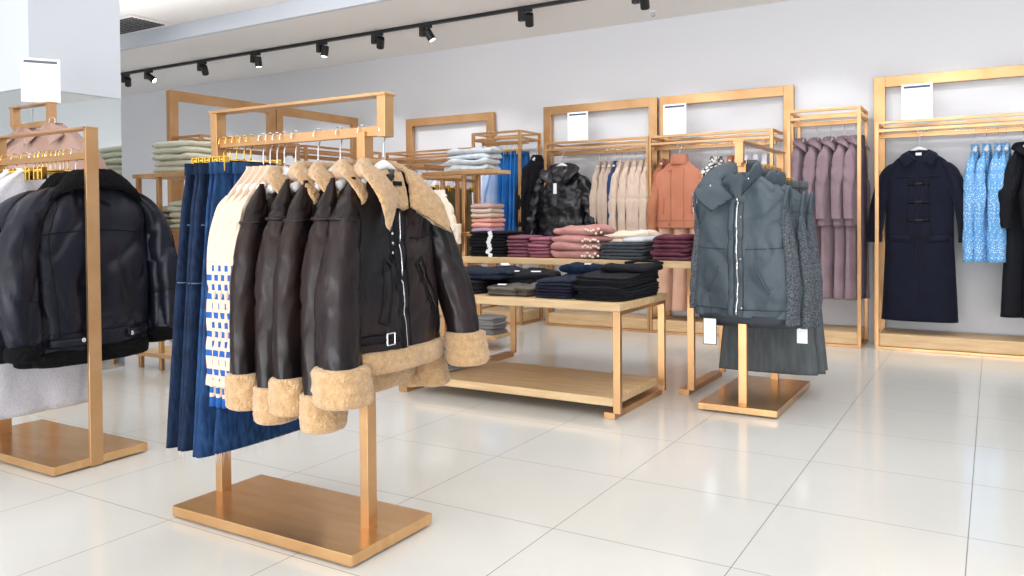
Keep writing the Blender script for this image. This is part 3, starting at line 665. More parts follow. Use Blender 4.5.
# ------------------------------------------------------------------ waistcoats, right rack
XR = -1.15
def vest(label, seed, front=False):
    t = thing('padded_waistcoat', label, 'waistcoat')
    B = [(0, 0, -.83, .06, .262), (0, 0, -.7, .066, .268), (0, 0, -.5, .064, .255), (0, 0, -.36, .062, .25), (0, 0, -.26, .058, .252), (0, 0, -.2, .055, .245), (0, 0, -.15, .05, .2), (0, 0, -.11, .045, .14), (0, 0, -.075, .04, .09), (0, 0, -.06, .035, .06)]
    body = garment_body(t, 'body', vestm, B, n=90, per=10, fold=.01, wr=.018, ws=8, seed=seed, kf=5, zs=.6)
    bv = bvh_of(body)
    for s in (-1, 1):
        P = [(-.02, s * .265, -.86 if s > 0 else -.8, .05, .034), (-.02, s * .262, -.7, .052, .034), (-.015, s * .252, -.5, .05, .032), (-.01, s * .24, -.36, .045, .03), (0, s * .23, -.27, .03, .025)]
        V, F = tube_z(P, n=30, per=9, fold=.004, wr=.01, ws=14, seed=seed + s, kf=3, fgrow=False); mesh('knit_sleeve', V, F, knit, t)
        # armhole edge
        Q = [(.0 + .045 * math.cos(a), s * (.243 + .012 * math.sin(a)), -.26 + .115 * math.sin(a)) for a in [2 * PI * i / 24 for i in range(25)]]
        V, F = sweep(Q, .009, 8); mesh('armhole_binding', V, F, vestm, t)
    A = [(.055, -.015, -.19), (.045, -.075, -.13), (.0, -.1, -.09), (-.04, 0, -.075), (.0, .1, -.09), (.045, .075, -.13), (.055, .02, -.19)]
    C = [(.115, -.10, -.155), (.085, -.135, -.07), (.0, -.13, -.01), (-.055, 0, .0), (.0, .10, -.02), (.085, .09, -.03), (.12, .05, -.1)]
    if front: C = [(.12, -.12, -.27), (.12, -.21, -.17), (.0, -.16, -.03), (-.055, 0, .005), (.0, .09, .0), (.085, .10, -.03), (.13, .06, -.12)]
    V, F = cushion(A, C, .014, lambda u: Vector((math.cos(2 * PI * u), -math.sin(2 * PI * u), .1)), nu=44, nv=10, seed=seed); mesh('stand_collar', V, F, vestm, t)
    ribbon('zip', bv, [(.0, -.2), (.004, -.5), (.0, -.82)], .005, chrome if front else vestlining, t, off=.006)
    ribbon('storm_flap', bv, [(-.03, -.2), (-.03, -.5), (-.032, -.82)], .018, vestm, t, flat=.3, off=.004)
    ribbon('front_seam', bv, [(.03, -.22), (.034, -.5), (.03, -.82)], .0025, vestlining, t)
    ribbon('chest_seam', bv, [(.05, -.47), (.24, -.46)], .0025, vestlining, t); ribbon('chest_seam', bv, [(-.06, -.47), (-.24, -.46)], .0025, vestlining, t)
    for s in (-1, 1): ribbon('pocket_welt', bv, [(s * .1, -.56), (s * .17, -.70)], .007, vestm, t, off=.004)
    ribbon('hem_seam', bv, [(-.25, -.785), (0, -.79), (.25, -.785)], .003, vestlining, t)
    V, F = tube_z([(0, 0, -.865, .05, .22), (0, 0, -.85, .055, .235), (0, 0, -.82, .055, .25)], n=48, per=4, wr=.006); mesh('lining_hem', V, F, vestlining, t)
    for y, z in ((.022, -.3), (.022, -.52), (.022, -.78)):
        p = surf(bv, y, z, off=.004)
        if p: disc('snap_button', p, .006, .003, chrome, t)
    disc('snap_button', (.10, -.13, -.13), .006, .003, chrome, t, (1, -.5, .3)); disc('snap_button', (.105, .08, -.1), .006, .003, chrome, t)
    return t
VF = vest('', 81, True); VB = vest('', 84); PROTOS += [VF, VB]
gv = 'padded waistcoats on the right rack'
place(VF, (XR - .005, 4.30, ZR + .01), R(-90 - 7), 'blue-grey padded waistcoat with open stand collar, foremost on the right rack', gv)
for i, (dx, y, rz) in enumerate(((.04, 4.40, 3), (.06, 4.49, 6), (.05, 4.58, 2), (.03, 4.67, 5))):
    place(VB, (XR + dx, y, ZR - .02), R(-90 + rz), ('second blue-grey waistcoat, right behind the foremost one', 'third blue-grey waistcoat from the front of the right rack', 'fourth blue-grey waistcoat from the front of the right rack', 'rearmost blue-grey waistcoat, before the grey skirts')[i], gv)
for i, y in enumerate((4.31, 4.40, 4.49, 4.58, 4.67)): H(HG, (XR, y, ZR), R(-90), ('foremost', 'second', 'third', 'fourth', 'rearmost')[i] + ' silver-hooked hanger under the waistcoats of the right rack', 'hangers of the right rack')
GS = skirt('grey_skirt', '', 'skirt', greyskirt, L=1.19, w0=.17, w1=.28, t0=.02, t1=.05, fold=.014, kf=3, seed=91, band=greyskirt); PROTOS.append(GS)
for i, (y, dx) in enumerate(((4.76, .02), (4.85, .05), (4.95, .04))):
    place(GS, (XR + dx, y, ZR), R(-90 + (3, -3, 2)[i]), ('long dark grey skirt nearest the waistcoats', 'middle long dark grey skirt behind the waistcoats', 'rearmost long dark grey skirt on the right rack')[i], 'grey skirts on the right rack')
    H(HGG, (XR + dx * .0, y, ZR), R(-90), ('gold clip hanger of the skirt nearest the waistcoats', 'gold clip hanger of the middle grey skirt', 'gold clip hanger of the rearmost grey skirt')[i], 'gold clip hangers of the right rack')
# paper tags under the waistcoats
for x, y, z, w, h, lb, rz in ((-1.31, 4.24, .50, .075, .145, 'white paper tag with black border at the left hem of the foremost waistcoat', 0), (-1.20, 4.45, .505, .11, .07, 'half hidden white tag under the foremost waistcoat', 0), (-.868, 4.42, .50, .062, .135, 'white paper tag with black border at the right side of the waistcoats', 0)):
    t = thing('garment_tag', lb, 'tag', (x, y, z), rz); box('card', (-w / 2, 0, -h), (w / 2, .002, 0), blackm, t, 0)
    box('white_face', (-w / 2 + .004, -.001, -h + .004), (w / 2 - .004, .0, -.004), paper, t, 0)
    V, F = sweep([(0, 0, -.002), (.002, .01, .04), (-.01, .02, .12)], .001, 5); mesh('string', V, F, blackm, t)

# ------------------------------------------------------------------ clothes in the wall units
YW = 7.012; ZW = 1.674; ZN = 1.79
def hang_row(p, xs, y, z, labels, group, rz=0, hg=None, rzs=None):
    for i, x in enumerate(xs):
        place(p, (x, y, z), R(rz + (rzs[i] if rzs else (-4, 3, 0, 5, -2, 2)[i % 6])), labels[i], group)
        if hg: H(hg, (x, y, z), R(rz), 'hanger of the ' + labels[i], 'hangers of the ' + group)
ORD = ['leftmost', 'second from the left', 'third from the left', 'fourth from the left', 'fifth from the left', 'sixth from the left', 'seventh from the left', 'eighth from the left']
# mauve coats over mauve skirts
MC = coat('mauve_coat', '', 'coat', mauve, L=.83, hw=.165, ht=.05, SL=.66, collar=mauve, seed=101, fold=.008, rx=.05, hem=.18, hht=.055, dy=.01)
MS = skirt('mauve_skirt', '', 'skirt', mauve, L=1.42, w0=.12, w1=.17, t0=.03, t1=.05, z0=-.6, fold=.012, kf=4, seed=102); PROTOS += [MC, MS]
xs = (-1.37, -1.255, -1.145, -1.04, -.955)
hang_row(MC, xs, 6.99, ZN, [o + ' mauve wool coat in the narrow unit' for o in ORD[:5]], 'mauve coats', 0, HGN, [-18, -15, -19, -14, -12])
for i, x in enumerate(xs): place(MS, (x + .01, 7.0, ZN), R(-20), ORD[i] + ' mauve skirt hanging below the mauve coats', 'mauve skirts')
DM = coat('dark_mauve_coat', 'dark mauve coat hung behind the rightmost mauve coat', 'coat', mauve_dark, L=1.4, hw=.15, ht=.035, SL=.6, seed=104, sleeves=False); PROTOS.append(DM); place(DM, (-.915, 7.02, ZN), R(5))
# navy toggle coat
t = thing('toggle_coat', 'long navy toggle coat facing forward in the tallest wall unit', 'coat')
b_ = garment_body(t, 'body', navyw, [(0, 0, -1.45, .09, .268), (0, 0, -1.2, .085, .255), (0, 0, -.8, .07, .24), (0, 0, -.5, .065, .235), (0, 0, -.33, .06, .232), (0, 0, -.26, .055, .22), (0, 0, -.2, .05, .17), (0, 0, -.155, .045, .11), (0, 0, -.13, .04, .07)], n=72, per=8, fold=.009, seed=111, wr=.006, kf=5)
for s in (-1, 1):
    V, F = tube_z([(.02, s * .315, -.84, .055, .055), (.02, s * .315, -.78, .056, .056), (.01, s * .295, -.6, .06, .056), (0, s * .255, -.4, .06, .055), (0, s * .225, -.3, .055, .05), (0, s * .185, -.24, .04, .04), (0, s * .15, -.21, .01, .01)], n=28, per=8, fold=.004, wr=.008, seed=112 + s, kf=3, fgrow=False); mesh('sleeve', V, F, navyw, t)
bv = bvh_of(b_)
A = [(.05, -.012, -.2), (.04, -.06, -.15), (-.02, -.05, -.12), (-.035, 0, -.115), (-.02, .05, -.12), (.04, .06, -.15), (.05, .012, -.2)]
C = [(.085, -.1, -.26), (.07, -.125, -.2), (-.02, -.12, -.16), (-.06, 0, -.16), (-.02, .12, -.16), (.07, .125, -.2), (.085, .1, -.26)]
V, F = cushion(A, C, .01, cn, nu=34, nv=6); mesh('collar', V, F, navyw, t)
ribbon('yoke_seam', bv, [(-.15, -.33), (0, -.34), (.15, -.33)], .006, navyw, t); ribbon('placket', bv, [(0, -.22), (0, -.8), (0, -1.43)], .014, navyw, t, flat=.25)
for s in (-1, 1): ribbon('pocket_flap', bv, [(s * .06, -.82), (s * .2, -.81)], .022, navyw, t, flat=.25, off=.003); ribbon('front_seam', bv, [(s * .07, -.34), (s * .085, -.8)], .003, piping, t)
ribbon('waist_seam', bv, [(-.23, -.79), (0, -.8), (.23, -.79)], .003, piping, t)
for z in (-.39, -.53, -.67):
    ribbon('toggle', bv, [(-.03, z), (.03, z + .004)], .006, blackm, t, off=.009)
    for s in (-1, 1): ribbon('toggle_tab', bv, [(s * .03, z), (s * .075, z + .005)], .014, piping, t, flat=.2, off=.004)
p = surf(bv, 0, -.23); box('neck_label', (.05, -.02, -.17), (.054, .02, -.15), paper, t, 0)
place(t, (-.495, 6.955, ZW), R(-90)); H(HG, (-.495, 6.955 + .0, ZW), R(-90), 'white hanger holding the navy toggle coat', 'single hangers in the wall units')
# blue floral blouses and black dress
BL = coat('floral_blouse', '', 'blouse', floral, L=.98, hw=.15, ht=.03, SL=.78, seed=121, fold=.02, hem=.21, hht=.06, rx=.04, wr=.012, kf=5, dy=.01, cuffm=floral); PROTOS.append(BL)
hang_row(BL, (-.12, -.045, .03, .08), YW, ZW, [o + ' blue floral blouse beside the navy coat' for o in ORD[:4]], 'blue floral blouses', 0, HGN, [-14, -18, -12, -15])
BD = coat('black_dress', '', 'dress', blackw, L=1.38, hw=.17, ht=.06, SL=.62, collar=blackw, seed=125, fold=.014, hem=.22, hht=.09, rx=.055, kf=4); PROTOS.append(BD)
hang_row(BD, (.19, .31), YW, ZW, ['long black dress right of the floral blouses', 'second long black dress at the right edge of the picture'], 'black dresses', 0, HGN, [-35, -30])
# puffer coat
t = thing('puffer_coat', 'glossy black hooded puffer coat facing forward on the wall unit', 'coat')
rings = []
b_ = garment_body(t, 'body', puffer, [(0, 0, -.9, .1, .25), (0, 0, -.82, .115, .262), (0, 0, -.76, .1, .25), (0, 0, -.68, .115, .262), (0, 0, -.61, .1, .245), (0, 0, -.53, .115, .258), (0, 0, -.46, .098, .24), (0, 0, -.38, .11, .25), (0, 0, -.31, .09, .235), (0, 0, -.22, .08, .2), (0, 0, -.15, .06, .11), (0, 0, -.13, .05, .07)], n=80, per=6, fold=.005, wr=.022, ws=11, seed=131, kf=6, zs=.8)
for s in (-1, 1):
    V, F = tube_z([(.03, s * .34, -.88, .055, .05), (.03, s * .345, -.82, .075, .068), (.02, s * .335, -.75, .06, .056), (.02, s * .33, -.66, .084, .076), (.01, s * .32, -.58, .066, .06), (.0, s * .3, -.49, .085, .078), (0, s * .28, -.41, .068, .062), (0, s * .255, -.33, .08, .07), (0, s * .2, -.24, .06, .055), (0, s * .15, -.2, .01, .01)], n=36, per=7, fold=.003, wr=.012, ws=18, seed=132 + s, fgrow=False, zs=1); mesh('sleeve', V, F, puffer, t)
A = [(.07, -.02, -.3), (.06, -.06, -.2), (0, -.07, -.12), (-.04, 0, -.1), (0, .07, -.12), (.06, .06, -.2), (.07, .02, -.3)]
C = [(.12, -.08, -.31), (.13, -.17, -.25), (.04, -.2, -.17), (-.1, 0, -.15), (.04, .2, -.17), (.13, .17, -.25), (.12, .08, -.31)]
V, F = cushion(A, C, .035, cn, nu=50, nv=12, furr=.004); mesh('hood', V, F, puffer, t)
bv = bvh_of(b_); ribbon('zip', bv, [(0, -.3), (0, -.88)], .005, blackm, t, off=.006)
box('swing_tag', (.14, -.02, -.4), (.143, .015, -.3), paper, t, 0)
place(t, (-3.58, 6.9, ZW), R(-90)); H(HG, (-3.58, 6.9, ZW), R(-90), 'white hanger of the black puffer coat', 'single hangers in the wall units')
# tan, navy and beige jumpers
TN = coat('tan_jumper', '', 'jumper', tan, L=.88, hw=.16, ht=.04, SL=.62, seed=141, rx=.045, dy=.0); BG = coat('beige_jumper', '', 'jumper', beige, L=.9, hw=.17, ht=.045, SL=.66, seed=143, rx=.05, fold=.012, dy=.0); NK = coat('navy_jumper', '', 'jumper', navyknit, L=.9, hw=.16, ht=.03, SL=.6, seed=145, rx=.04, dy=0); PROTOS += [TN, BG, NK]
hang_row(TN, (-3.23, -3.17, -3.11), YW, ZW, [o + ' tan jumper beside the black puffer coat' for o in ORD[:3]], 'tan jumpers', 0, HGN, [2, 6, 0])
hang_row(NK, (-3.06,), YW, ZW, ['deep blue jumper between the tan and the beige ones'], 'blue jumper', 0, HGN, [4])
hang_row(BG, (-3.0, -2.93, -2.86, -2.79, -2.73), YW, ZW, [o + ' beige jumper under the second wall frame' for o in ORD[:5]], 'beige jumpers', 0, HGN, [-8, 0, 4, -3, 2])
# terracotta jacket and neighbours
t = coat('terracotta_jacket', 'terracotta wool jacket with stand collar facing forward on the wall', 'jacket', orange, L=.73, hw=.235, ht=.07, SL=.64, seed=151, fold=.007, rx=.055, hem=.23, dy=.02)
b_ = [c for c in t.children if c.name.startswith('body')][0]; bv = bvh_of(b_)
V, F = tube_z([(.0, 0, -.16, .062, .085), (.0, 0, -.12, .06, .082), (.0, 0, -.075, .055, .075)], n=30, per=5); mesh('stand_collar', V, F, orange, t)
ribbon('front_seam', bv, [(-.06, -.2), (-.06, -.72)], .004, rust, t); ribbon('front_seam', bv, [(.06, -.2), (.06, -.45), (.06, -.72)], .003, rust, t); ribbon('hem_seam', bv, [(-.2, -.66), (.2, -.66)], .003, rust, t)
for s in (-1, 1): ribbon('pocket_flap', bv, [(s * .13, -.46), (s * .13, -.6)], .006, rust, t)
for z in (-.22, -.69):
    p = surf(bv, -.075, z)
    if p: disc('button', p, .012, .004, rust, t)
place(t, (-2.40, 6.9, ZW), R(-90)); H(HG, (-2.40, 6.9, ZW - .0), R(-90), 'white hanger of the terracotta jacket', 'single hangers in the wall units')
RJ = coat('rust_jacket', '', 'jacket', rust, L=.85, hw=.17, ht=.045, SL=.66, seed=155, rx=.05, fold=.012); PROTOS.append(RJ)
hang_row(RJ, (-2.60,), YW + .02, ZW, ['rust cotton jacket hung left of the terracotta jacket'], 'rust jackets', 0, HGN, [-10])
hang_row(RJ, (-1.97, -1.92), YW, ZW, ['rust jacket right of the line-print blouse', 'second rust jacket right of the line-print blouse'], 'rust jackets beyond the print', 0, HGN)
BW = coat('print_blouse', 'white blouse with a dark line print beside the terracotta jacket', 'blouse', bwprint, L=.8, hw=.17, ht=.05, SL=.5, seed=157, rx=.05); place(BW, (-2.10, YW, ZW), R(-45)); H(HGN, (-2.10, YW, ZW), 0, 'hanger of the line-print blouse', 'single hangers in the wall units')
LS = coat('white_blouse', '', 'blouse', whitec, L=.75, hw=.17, ht=.04, SL=.5, seed=158, rx=.045); PROTOS.append(LS)
hang_row(LS, (-1.83, -1.75, -1.67), YW, ZW, [o + ' white blouse behind the waistcoat rack' for o in ORD[:3]], 'white blouses by the waistcoat rack', 0, HGN)
PS = skirt('peach_skirt', '', 'skirt', peach, L=1.47, w0=.12, w1=.2, t0=.035, t1=.06, z0=-.74, fold=.018, kf=4, seed=159); PROTOS.append(PS)
for i, x in enumerate((-2.50, -2.36, -2.22)): place(PS, (x, 7.0, ZW), R(-30 + i * 6), ORD[i] + ' pale peach skirt below the terracotta jacket', 'peach skirts')
GP = skirt('pale_trousers', 'pale grey trousers between the peach skirts under the tall table edge', 'trousers', palegrey, L=1.4, w0=.1, w1=.12, z0=-.74, seed=160); place(GP, (-2.10, 7.0, ZW), R(-30))
# shirts and denim in the narrow unit at the centre
WS = coat('white_shirt', '', 'shirt', whitec, L=.8, hw=.16, ht=.035, SL=.6, seed=161, rx=.045, fold=.012); BS = coat('blue_shirt', '', 'shirt', skyb, L=.82, hw=.17, ht=.04, SL=.7, seed=162, rx=.05, fold=.014); PROTOS += [WS, BS]
BK = skirt('blue_denim_skirt', '', 'denim skirt', blue, L=1.05, w0=.13, w1=.18, t0=.02, t1=.03, seed=163, fold=.012, band=blue); KJ = coat('black_jumper', '', 'jumper', blackw, L=1.0, hw=.19, ht=.06, SL=.7, seed=164, rx=.06, fold=.012); PROTOS += [BK, KJ]
ys = 6.92
hang_row(WS, (-4.45, -4.38), ys, ZN, [o + ' white shirt in the narrow unit at the centre' for o in ORD[:2]], 'white shirts', 0, HGN, [-20, -25])
hang_row(BS, (-4.31,), ys, ZN, ['light blue cotton shirt right of the white shirts'], 'light blue shirt', 0, HGN, [-25])
hang_row(BK, (-4.22, -4.16, -4.10, -4.04), ys, ZN, [o + ' bright blue denim skirt beside the light blue shirt' for o in ORD[:4]], 'bright blue denim skirts', 0, HGG, [-5, -9, 2, -4])
hang_row(KJ, (-3.90,), ys + .05, ZN - .02, ['black jumper between the blue denim and the puffer coat'], 'black jumper', 0, HGN, [-20])
# blouses in the wall unit behind the leather jackets
hang_row(LS, (-5.5, -5.35, -5.2, -5.05, -4.9, -4.75), YW, ZW, [o + ' white blouse under the far wall frame' for o in ORD[:6]], 'white blouses in the far unit', 0, HGN, [-20] * 6)
# side rack behind the front jacket
IV = coat('ivory_jumper', 'ivory jumper whose sleeve shows right behind the foremost leather jacket', 'jumper', cream2, L=.6, hw=.14, ht=.035, SL=.42, seed=171, rx=.04); place(IV, (-3.82, 5.225, 1.375), R(-90)); H(HGN, (-3.82, 5.225, 1.375), R(-90), 'hanger of the ivory jumper', 'single hangers on the side rack')
OT = skirt('olive_trousers', '', 'trousers', olive, L=.95, w0=.1, w1=.12, t0=.02, t1=.03, seed=172, fold=.01, kf=3); DT = skirt('dark_jeans', '', 'jeans', denim_dark, L=.95, w0=.13, w1=.14, t0=.02, t1=.03, seed=173, fold=.008, kf=3, band=denim_dark); PROTOS += [OT, DT]
hang_row(DT, (-4.16,), 5.50, 1.395, ['dark jeans on a gold clip hanger behind the ivory jumper'], 'dark jeans', -90, HGG, [10])
for i, y in enumerate((5.66, 5.78, 5.9, 6.02)): place(OT, (-4.16, y, 1.395), R(-90 + 20), ORD[i].replace('leftmost', 'nearest').replace('from the left', 'in depth') + ' olive trousers on the side rack', 'olive trousers'); H(HGG, (-4.16, y, 1.395), R(-90), 'gold clip hanger of the ' + ORD[i].replace('leftmost', 'nearest').replace('from the left', 'in depth') + ' olive trousers', 'gold hangers on the side rack')
# white shirts on the far left units
u = 0
for j, (yy, nm) in enumerate(((4.75, 'nearer'), (5.95, 'farther'))):
    for i in range(5):
        place(LS if (i + j) % 2 else WS, (-5.90, yy + i * .17, 1.675), R(-90 + 25), ORD[i].replace('leftmost', 'nearest').replace('from the left', 'in depth') + ' white top in the ' + nm + ' tall frame at left', 'white tops in the tall frames at the left')

# ------------------------------------------------------------------ folded clothes
def folded(name, w, d, h, m, layers=2, seed=1, lump=.006, tilt=0, taper=.0, name_part=None):
    """origin at the base centre; front is -y"""
    n = 44; rings = []; per = 5; N = layers * per; sd = Vector((seed * 5.1, seed, -seed)); rnd = random.Random(seed); ox = [rnd.uniform(-.006, .006) for _ in range(layers)]; oy = [rnd.uniform(-.008, .008) for _ in range(layers)]
    def pt(a, k, z, l):
        c = math.cos(a); s = math.sin(a); e = 2 / 7
        x = math.copysign(abs(c) ** e, c) * w / 2; y = math.copysign(abs(s) ** e, s) * d / 2
        return x, y
    def zn(x, y, z): return lump * (z / h) * noise.noise(Vector((x * 8, y * 8, 0)) + sd) * 2 + lump * .5 * noise.noise(Vector((x * 22, y * 22, z * 9)) + sd)
    for i in range(N + 1):
        z = h * i / N; l = min(i // per, layers - 1); f = (i - l * per) / per; ins = .5 * (h / layers) * (1 - math.sqrt(max(0, 1 - (2 * f - 1) ** 2)))
        ring = []
        for j in range(n):
            a = 2 * PI * (j + .5) / n; x, y = pt(a, 1, z, l); k = 1 - ins * 1.15 / (min(w, d) / 2) - taper * z / h
            x = x * k + ox[l]; y = y * k + oy[l]; q = lump * 1.1 * noise.noise(Vector((x * 14, y * 14, z * 30)) + sd)
            ring.append(Vector((x + q, y + q * .8, z + (zn(x, y, z) if i else 0))))
        rings.append(ring)
    top = rings[-1]
    for k in (.92, .75, .5, .25):
        rings.append([Vector((p.x * k, p.y * k, h + zn(p.x * k, p.y * k, h) + h * .08 * (1 - k))) for p in top])
    V, F = rings_geo(rings); return V, F
NUM = ['topmost', 'second from the top', 'third from the top', 'fourth from the top', 'fifth from the top', 'sixth from the top', 'seventh from the top', 'bottommost']
def stack(name, cat, m, where, x, y, z, w, d, h, n, group, layers=2, rz=0, lump=.005, seed=1, jit=.008, extra=None, color='', kinds=None):
    rnd = random.Random(seed * 77); zz = z
    for i in range(n):
        mm_ = kinds[i % len(kinds)] if kinds else m
        V, F = folded(name, w, d, h, mm_, layers, seed + i * 3, lump)
        o = mesh(name, V, F, mm_)
        o.location = (x + rnd.uniform(-jit, jit), y + rnd.uniform(-jit, jit), zz); o.rotation_euler = (0, 0, rz + rnd.uniform(-.05, .05))
        k = n - 1 - i; nm = NUM[k] if not (k == n - 1 and n > 1) else 'bottommost'
        tag(o, f'{color} {cat}, {nm}, {where}'.strip(), cat, group)
        if extra: extra(o, i, w, d, h)
        zz += h * .985
    return zz
stack('folded_jumper', 'folded jumper', sage, 'on the top shelf beside the column mirror', -4.91, 3.69, 1.379, .42, .3, .045, 5, 'sage jumpers on the top shelf', color='pale sage', layers=1, lump=.008, seed=3)
stack('folded_jumper', 'folded jumper', sage, 'on the middle shelf beside the skirts', -4.8, 3.69, .986, .32, .28, .04, 5, 'sage jumpers on the middle shelf', color='pale sage', layers=1, lump=.008, seed=5)
stack('folded_jumper', 'folded jumper', sage, 'on the middle shelf left of the post', -5.08, 3.69, .986, .2, .28, .04, 4, 'sage jumpers left of the post', color='pale sage', layers=1, lump=.008, seed=8)
stack('folded_denim', 'folded denim shirt', palegrey, 'on top of the T-shaped stand', -3.66, 5.44, 1.431, .44, .24, .046, 4, 'pale denim on the T-shaped stand', color='pale grey-blue', lump=.02, seed=11, layers=1, jit=.02)
stack('folded_jumper', 'folded jumper', None, 'on the middle shelf of the T-shaped stand', -3.5, 5.44, .936, .2, .24, .038, 6, 'pink and sand jumpers on the stand', color='soft', lump=.006, seed=13, kinds=[pinks[3], pinks[2], pinks[2], pinks[1], pinks[1], pinks[0]], layers=1)
stack('folded_jumper', 'folded jumper', greyfold, 'on the bottom shelf of the T-shaped stand', -3.5, 5.44, .121, .24, .24, .045, 3, 'grey jumpers on the bottom shelf', color='mid grey', lump=.006, seed=15)
T2 = .786
def whitetag(o, i, w, d, h):
    rnd = random.Random(i); b = box('white_tag', (-.014, -.001, -.014), (.016, .001, .012), paper, o, 0); b.location = (w * .12 + rnd.uniform(-.012, .012), -d / 2 - .006, h * .6); b.rotation_euler = (0, R(rnd.uniform(-30, 30)), 0)
stack('folded_shirt', 'folded shirt', blackw, 'at the left end of the tall table', -2.95, 4.70, T2, .31, .3, .0215, 8, 'black folded shirts with white tags', color='black', layers=1, lump=.003, seed=17, extra=whitetag)
stack('folded_trousers', 'folded trousers', plum, 'right of the black shirts', -2.705, 4.68, T2, .165, .26, .024, 6, 'plum trousers', color='plum', layers=1, lump=.004, seed=19)
stack('folded_trousers', 'folded trousers', rose, 'left of the dusty pink jumpers', -2.54, 4.68, T2, .165, .26, .022, 6, 'rose plum trousers', color='rose plum', layers=1, lump=.005, seed=23)
def pompoms(o, i, w, d, h):
    rnd = random.Random(i + 50)
    for k in range(7):
        V, F = tube_z([(0, 0, -.008, .002, .002), (0, 0, -.004, .008, .008), (0, 0, .004, .008, .008), (0, 0, .008, .002, .002)], n=10, per=2, sq=2, wr=.002, ws=80)
        q = mesh('pompom', V, F, cream2, o); q.location = (w / 2 - .085 + .018 * k, -d / 2 - .004 + rnd.uniform(-.003, .003), h * rnd.uniform(.2, .8))
stack('folded_jumper', 'folded jumper', dusty, 'in the middle of the tall table', -2.285, 4.69, T2, .335, .3, .05, 4, 'dusty pink jumpers', color='dusty pink', layers=1, jit=.014, lump=.014, seed=29, extra=pompoms)
zc = stack('folded_trousers', 'folded trousers', charcoal, 'right of the dusty pink jumpers', -1.955, 4.68, T2, .3, .3, .021, 5, 'charcoal trousers', color='charcoal', layers=1, lump=.005, seed=31)
V, F = folded('folded_shirt', .16, .28, .03, palegrey, 1, 33, .006); o = mesh('folded_shirt', V, F, palegrey); o.location = (-1.88, 4.68, zc); tag(o, 'pale grey folded top lying on the charcoal trousers', 'folded shirt')
stack('folded_shirt', 'folded shirt', cream2, 'behind the charcoal trousers', -2.08, 5.02, T2, .36, .3, .055, 3, 'cream folded shirts', color='cream', layers=1, jit=.02, lump=.018, seed=37)
stack('folded_trousers', 'folded trousers', burgundy, 'at the right end of the tall table', -1.645, 4.69, T2, .25, .3, .025, 6, 'burgundy trousers', color='burgundy', layers=1, jit=.012, lump=.011, seed=41)
T1 = .603
def fp(name, label, cat, m, x, y, z, w, d, h, rz=0, layers=2, seed=1, lump=.006, group=None):
    V, F = folded(name, w, d, h, m, layers, seed, lump); o = mesh(name, V, F, m); o.location = (x, y, z); o.rotation_euler = (0, 0, R(rz)); return tag(o, label, cat, group)
def patch(o, x, y, z, m=paper, w=.04, d=.02, rz=0, nm='label_patch'):
    b = box(nm, (-w / 2, -d / 2, 0), (w / 2, d / 2, .002), m, o, 0); b.location = (x, y, z); b.rotation_euler = (R(12), 0, R(rz)); return b
# black jeans, thick stack at the right corner
for i in range(5):
    o = fp('folded_jeans', f'black jeans, {NUM[4 - i] if i else "bottommost"} at the right corner of the low table', 'folded jeans', jblack, -1.795 + (.0, .006, -.004, .004, 0)[i], 4.12 + (.0, .012, -.006, .01, .01)[i], T1 + i * .0275, .31, .52, .028, (-3, -1, -4, -2, -3)[i], 2, 60 + i, .005, 'black jeans at the corner')
o = fp('folded_jeans', 'charcoal black jeans with raised waistband on top of the corner stack', 'folded jeans', jblack, -1.76, 4.24, T1 + .137, .27, .34, .035, -6, 1, 70, .012)
V, F = sweep([(.12, .15, .04), (.05, .165, .05), (-.04, .16, .05), (-.12, .14, .035)], .009, 8); mesh('waistband', V, F, jblack, o)
for i in range(3): fp('folded_jeans', f'inky navy jeans, {("bottommost", "second from the top", "topmost")[i]} of the stack beside the black jeans', 'folded jeans', (jnavy, jviolet, jnavy)[i], -2.075, 4.08, T1 + i * .034, .24, .44, .035, -2 + i * 2, 2, 80 + i, .005, 'inky jeans')
o = fp('folded_jeans', 'dark navy jeans folded loosely behind the inky navy stack', 'folded jeans', denim_dark, -2.1, 4.36, T1 + .0, .3, .2, .16, 12, 3, 84, .016); patch(o, .02, -.05, .165)
o = fp('folded_jeans', 'loose black jeans with pale labels lying in the middle of the low table', 'folded jeans', jblack, -2.42, 4.28, T1, .3, .34, .11, 20, 3, 86, .02); patch(o, .03, -.1, .12, w=.06); patch(o, -.09, -.08, .12, w=.03)
o = fp('folded_trousers', 'dark khaki satin trousers at the front edge of the low table, left one', 'folded trousers', khaki, -2.42, 3.98, T1, .2, .26, .055, 14, 2, 88, .01); patch(o, -.02, -.06, .06, w=.05)
o = fp('folded_trousers', 'dark khaki satin trousers at the front edge, right one beside the navy stack', 'folded trousers', khaki, -2.265, 3.99, T1, .11, .24, .06, -14, 2, 89, .012)
for i in range(2): fp('folded_jeans', ('bottommost', 'upper')[i] + ' black jeans under the big navy pair at the left of the low table', 'folded jeans', jblack, -2.78, 4.12, T1 + i * .04, .42, .5, .041, 2, 2, 90 + i, .006, 'black jeans at the left')
o = fp('folded_jeans', 'wide dark navy jeans on top of the left pile of the low table', 'folded jeans', jnavy, -2.72, 4.16, T1 + .08, .5, .46, .05, 6, 2, 94, .018); patch(o, .12, .08, .075, w=.05, d=.05, rz=35); patch(o, -.1, -.12, .06, w=.06, d=.04, rz=-30)
stack('folded_jumper', 'folded jumper', greyfold, 'on the low shelf behind the leather jackets', -2.93, 4.1, .106, .2, .3, .045, 3, 'grey jumpers on the low shelf', color='mid grey', lump=.006, seed=95)

for o in col.objects:
    if o.get('group') == 'black jeans at the corner': o.rotation_euler.x = R(o.location.z * 26 - 15.5)
# prototypes never placed are removed
for p in [HG, HGG, HGN]:
    if p.name not in USED:
        for c in list(p.children): bpy.data.objects.remove(c)
        bpy.data.objects.remove(p)

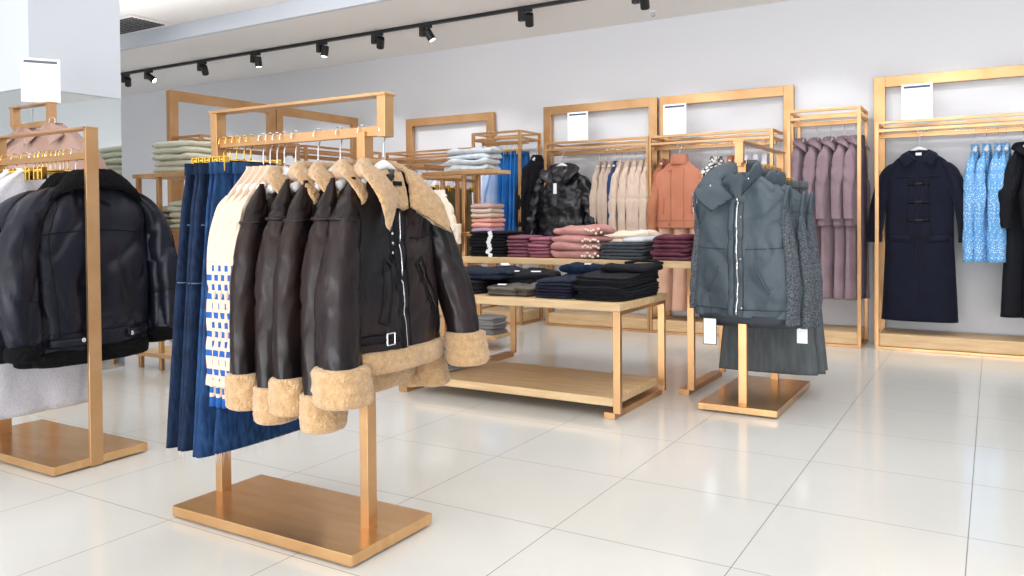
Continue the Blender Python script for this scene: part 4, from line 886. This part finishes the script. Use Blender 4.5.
# ------------------------------------------------------------------ light
w = bpy.data.worlds.new('world'); sc.world = w; w.use_nodes = True
bg = w.node_tree.nodes['Background']; bg.inputs[0].default_value = (.93, .96, 1, 1); bg.inputs[1].default_value = 1.4
def area(name, loc, sx, sy, e, rot=(0, 0, 0), c=(.99, .99, 1)):
    l = bpy.data.lights.new(name, 'AREA'); l.shape = 'RECTANGLE'; l.size = sx; l.size_y = sy; l.energy = e; l.color = c
    o = bpy.data.objects.new(name, l); col.objects.link(o); o.location = loc; o.rotation_euler = rot; return o
for i, (x, y) in enumerate([(-7, 3.9), (-3.6, 4.3), (-.6, 4.3), (2.4, 4.0), (-3.6, 1.2), (-.2, 1.2), (-7.4, .8)]):
    area('ceiling_panel_light', (x, y, 3.05), 1.6, 1.2, (29 if y > 3 else 11))  # unseen area lights added overhead for bright, even lighting
area('added_low_fill', (-1.5, -4.4, .4), 9, 1.2, 520, (R(128), 0, 0), (.97, .98, 1))  # area light added low behind the camera, aimed up to lift the ceiling
for x in (-6.2, -2.9, .4): area('added_uplight', (x, 4.5, 2.62), 2.6, .5, 10, (R(172), 0, 0))  # unseen strips added above the view to brighten the ceiling, no real fixture
area('added_front_fill', (-1.5, -4.6, 1.7), 9, 2.6, 150, (R(96), 0, 0), (.95, .975, 1))  # fill light added behind the camera for walls and front faces

# ------------------------------------------------------------------ camera
f = 800.78; yaw = -0.541416; pit = 0.016291; rol = -0.0079446; cy = 231.24
r = Vector((math.cos(yaw), -math.sin(yaw), 0)); fw = Vector((math.sin(yaw) * math.cos(pit), math.cos(yaw) * math.cos(pit), -math.sin(pit))); up = r.cross(fw)
c_, s__ = math.cos(rol), math.sin(rol); r2 = c_ * r + s__ * up; u2 = -s__ * r + c_ * up
cam = bpy.data.cameras.new('camera'); cam.sensor_width = 36; cam.lens = f / 1024 * 36; cam.shift_y = -(288 - cy) / 1024; cam.clip_start = .05
co = bpy.data.objects.new('camera', cam); col.objects.link(co)
M = Matrix(((r2.x, u2.x, -fw.x, 0), (r2.y, u2.y, -fw.y, 0), (r2.z, u2.z, -fw.z, 1.045), (0, 0, 0, 1))); co.matrix_world = M
sc.camera = co
sc.view_settings.view_transform = 'Standard'; sc.view_settings.look = 'None'; sc.view_settings.gamma = 1; sc.view_settings.use_curve_mapping = False
sc.view_settings.exposure = -0.25
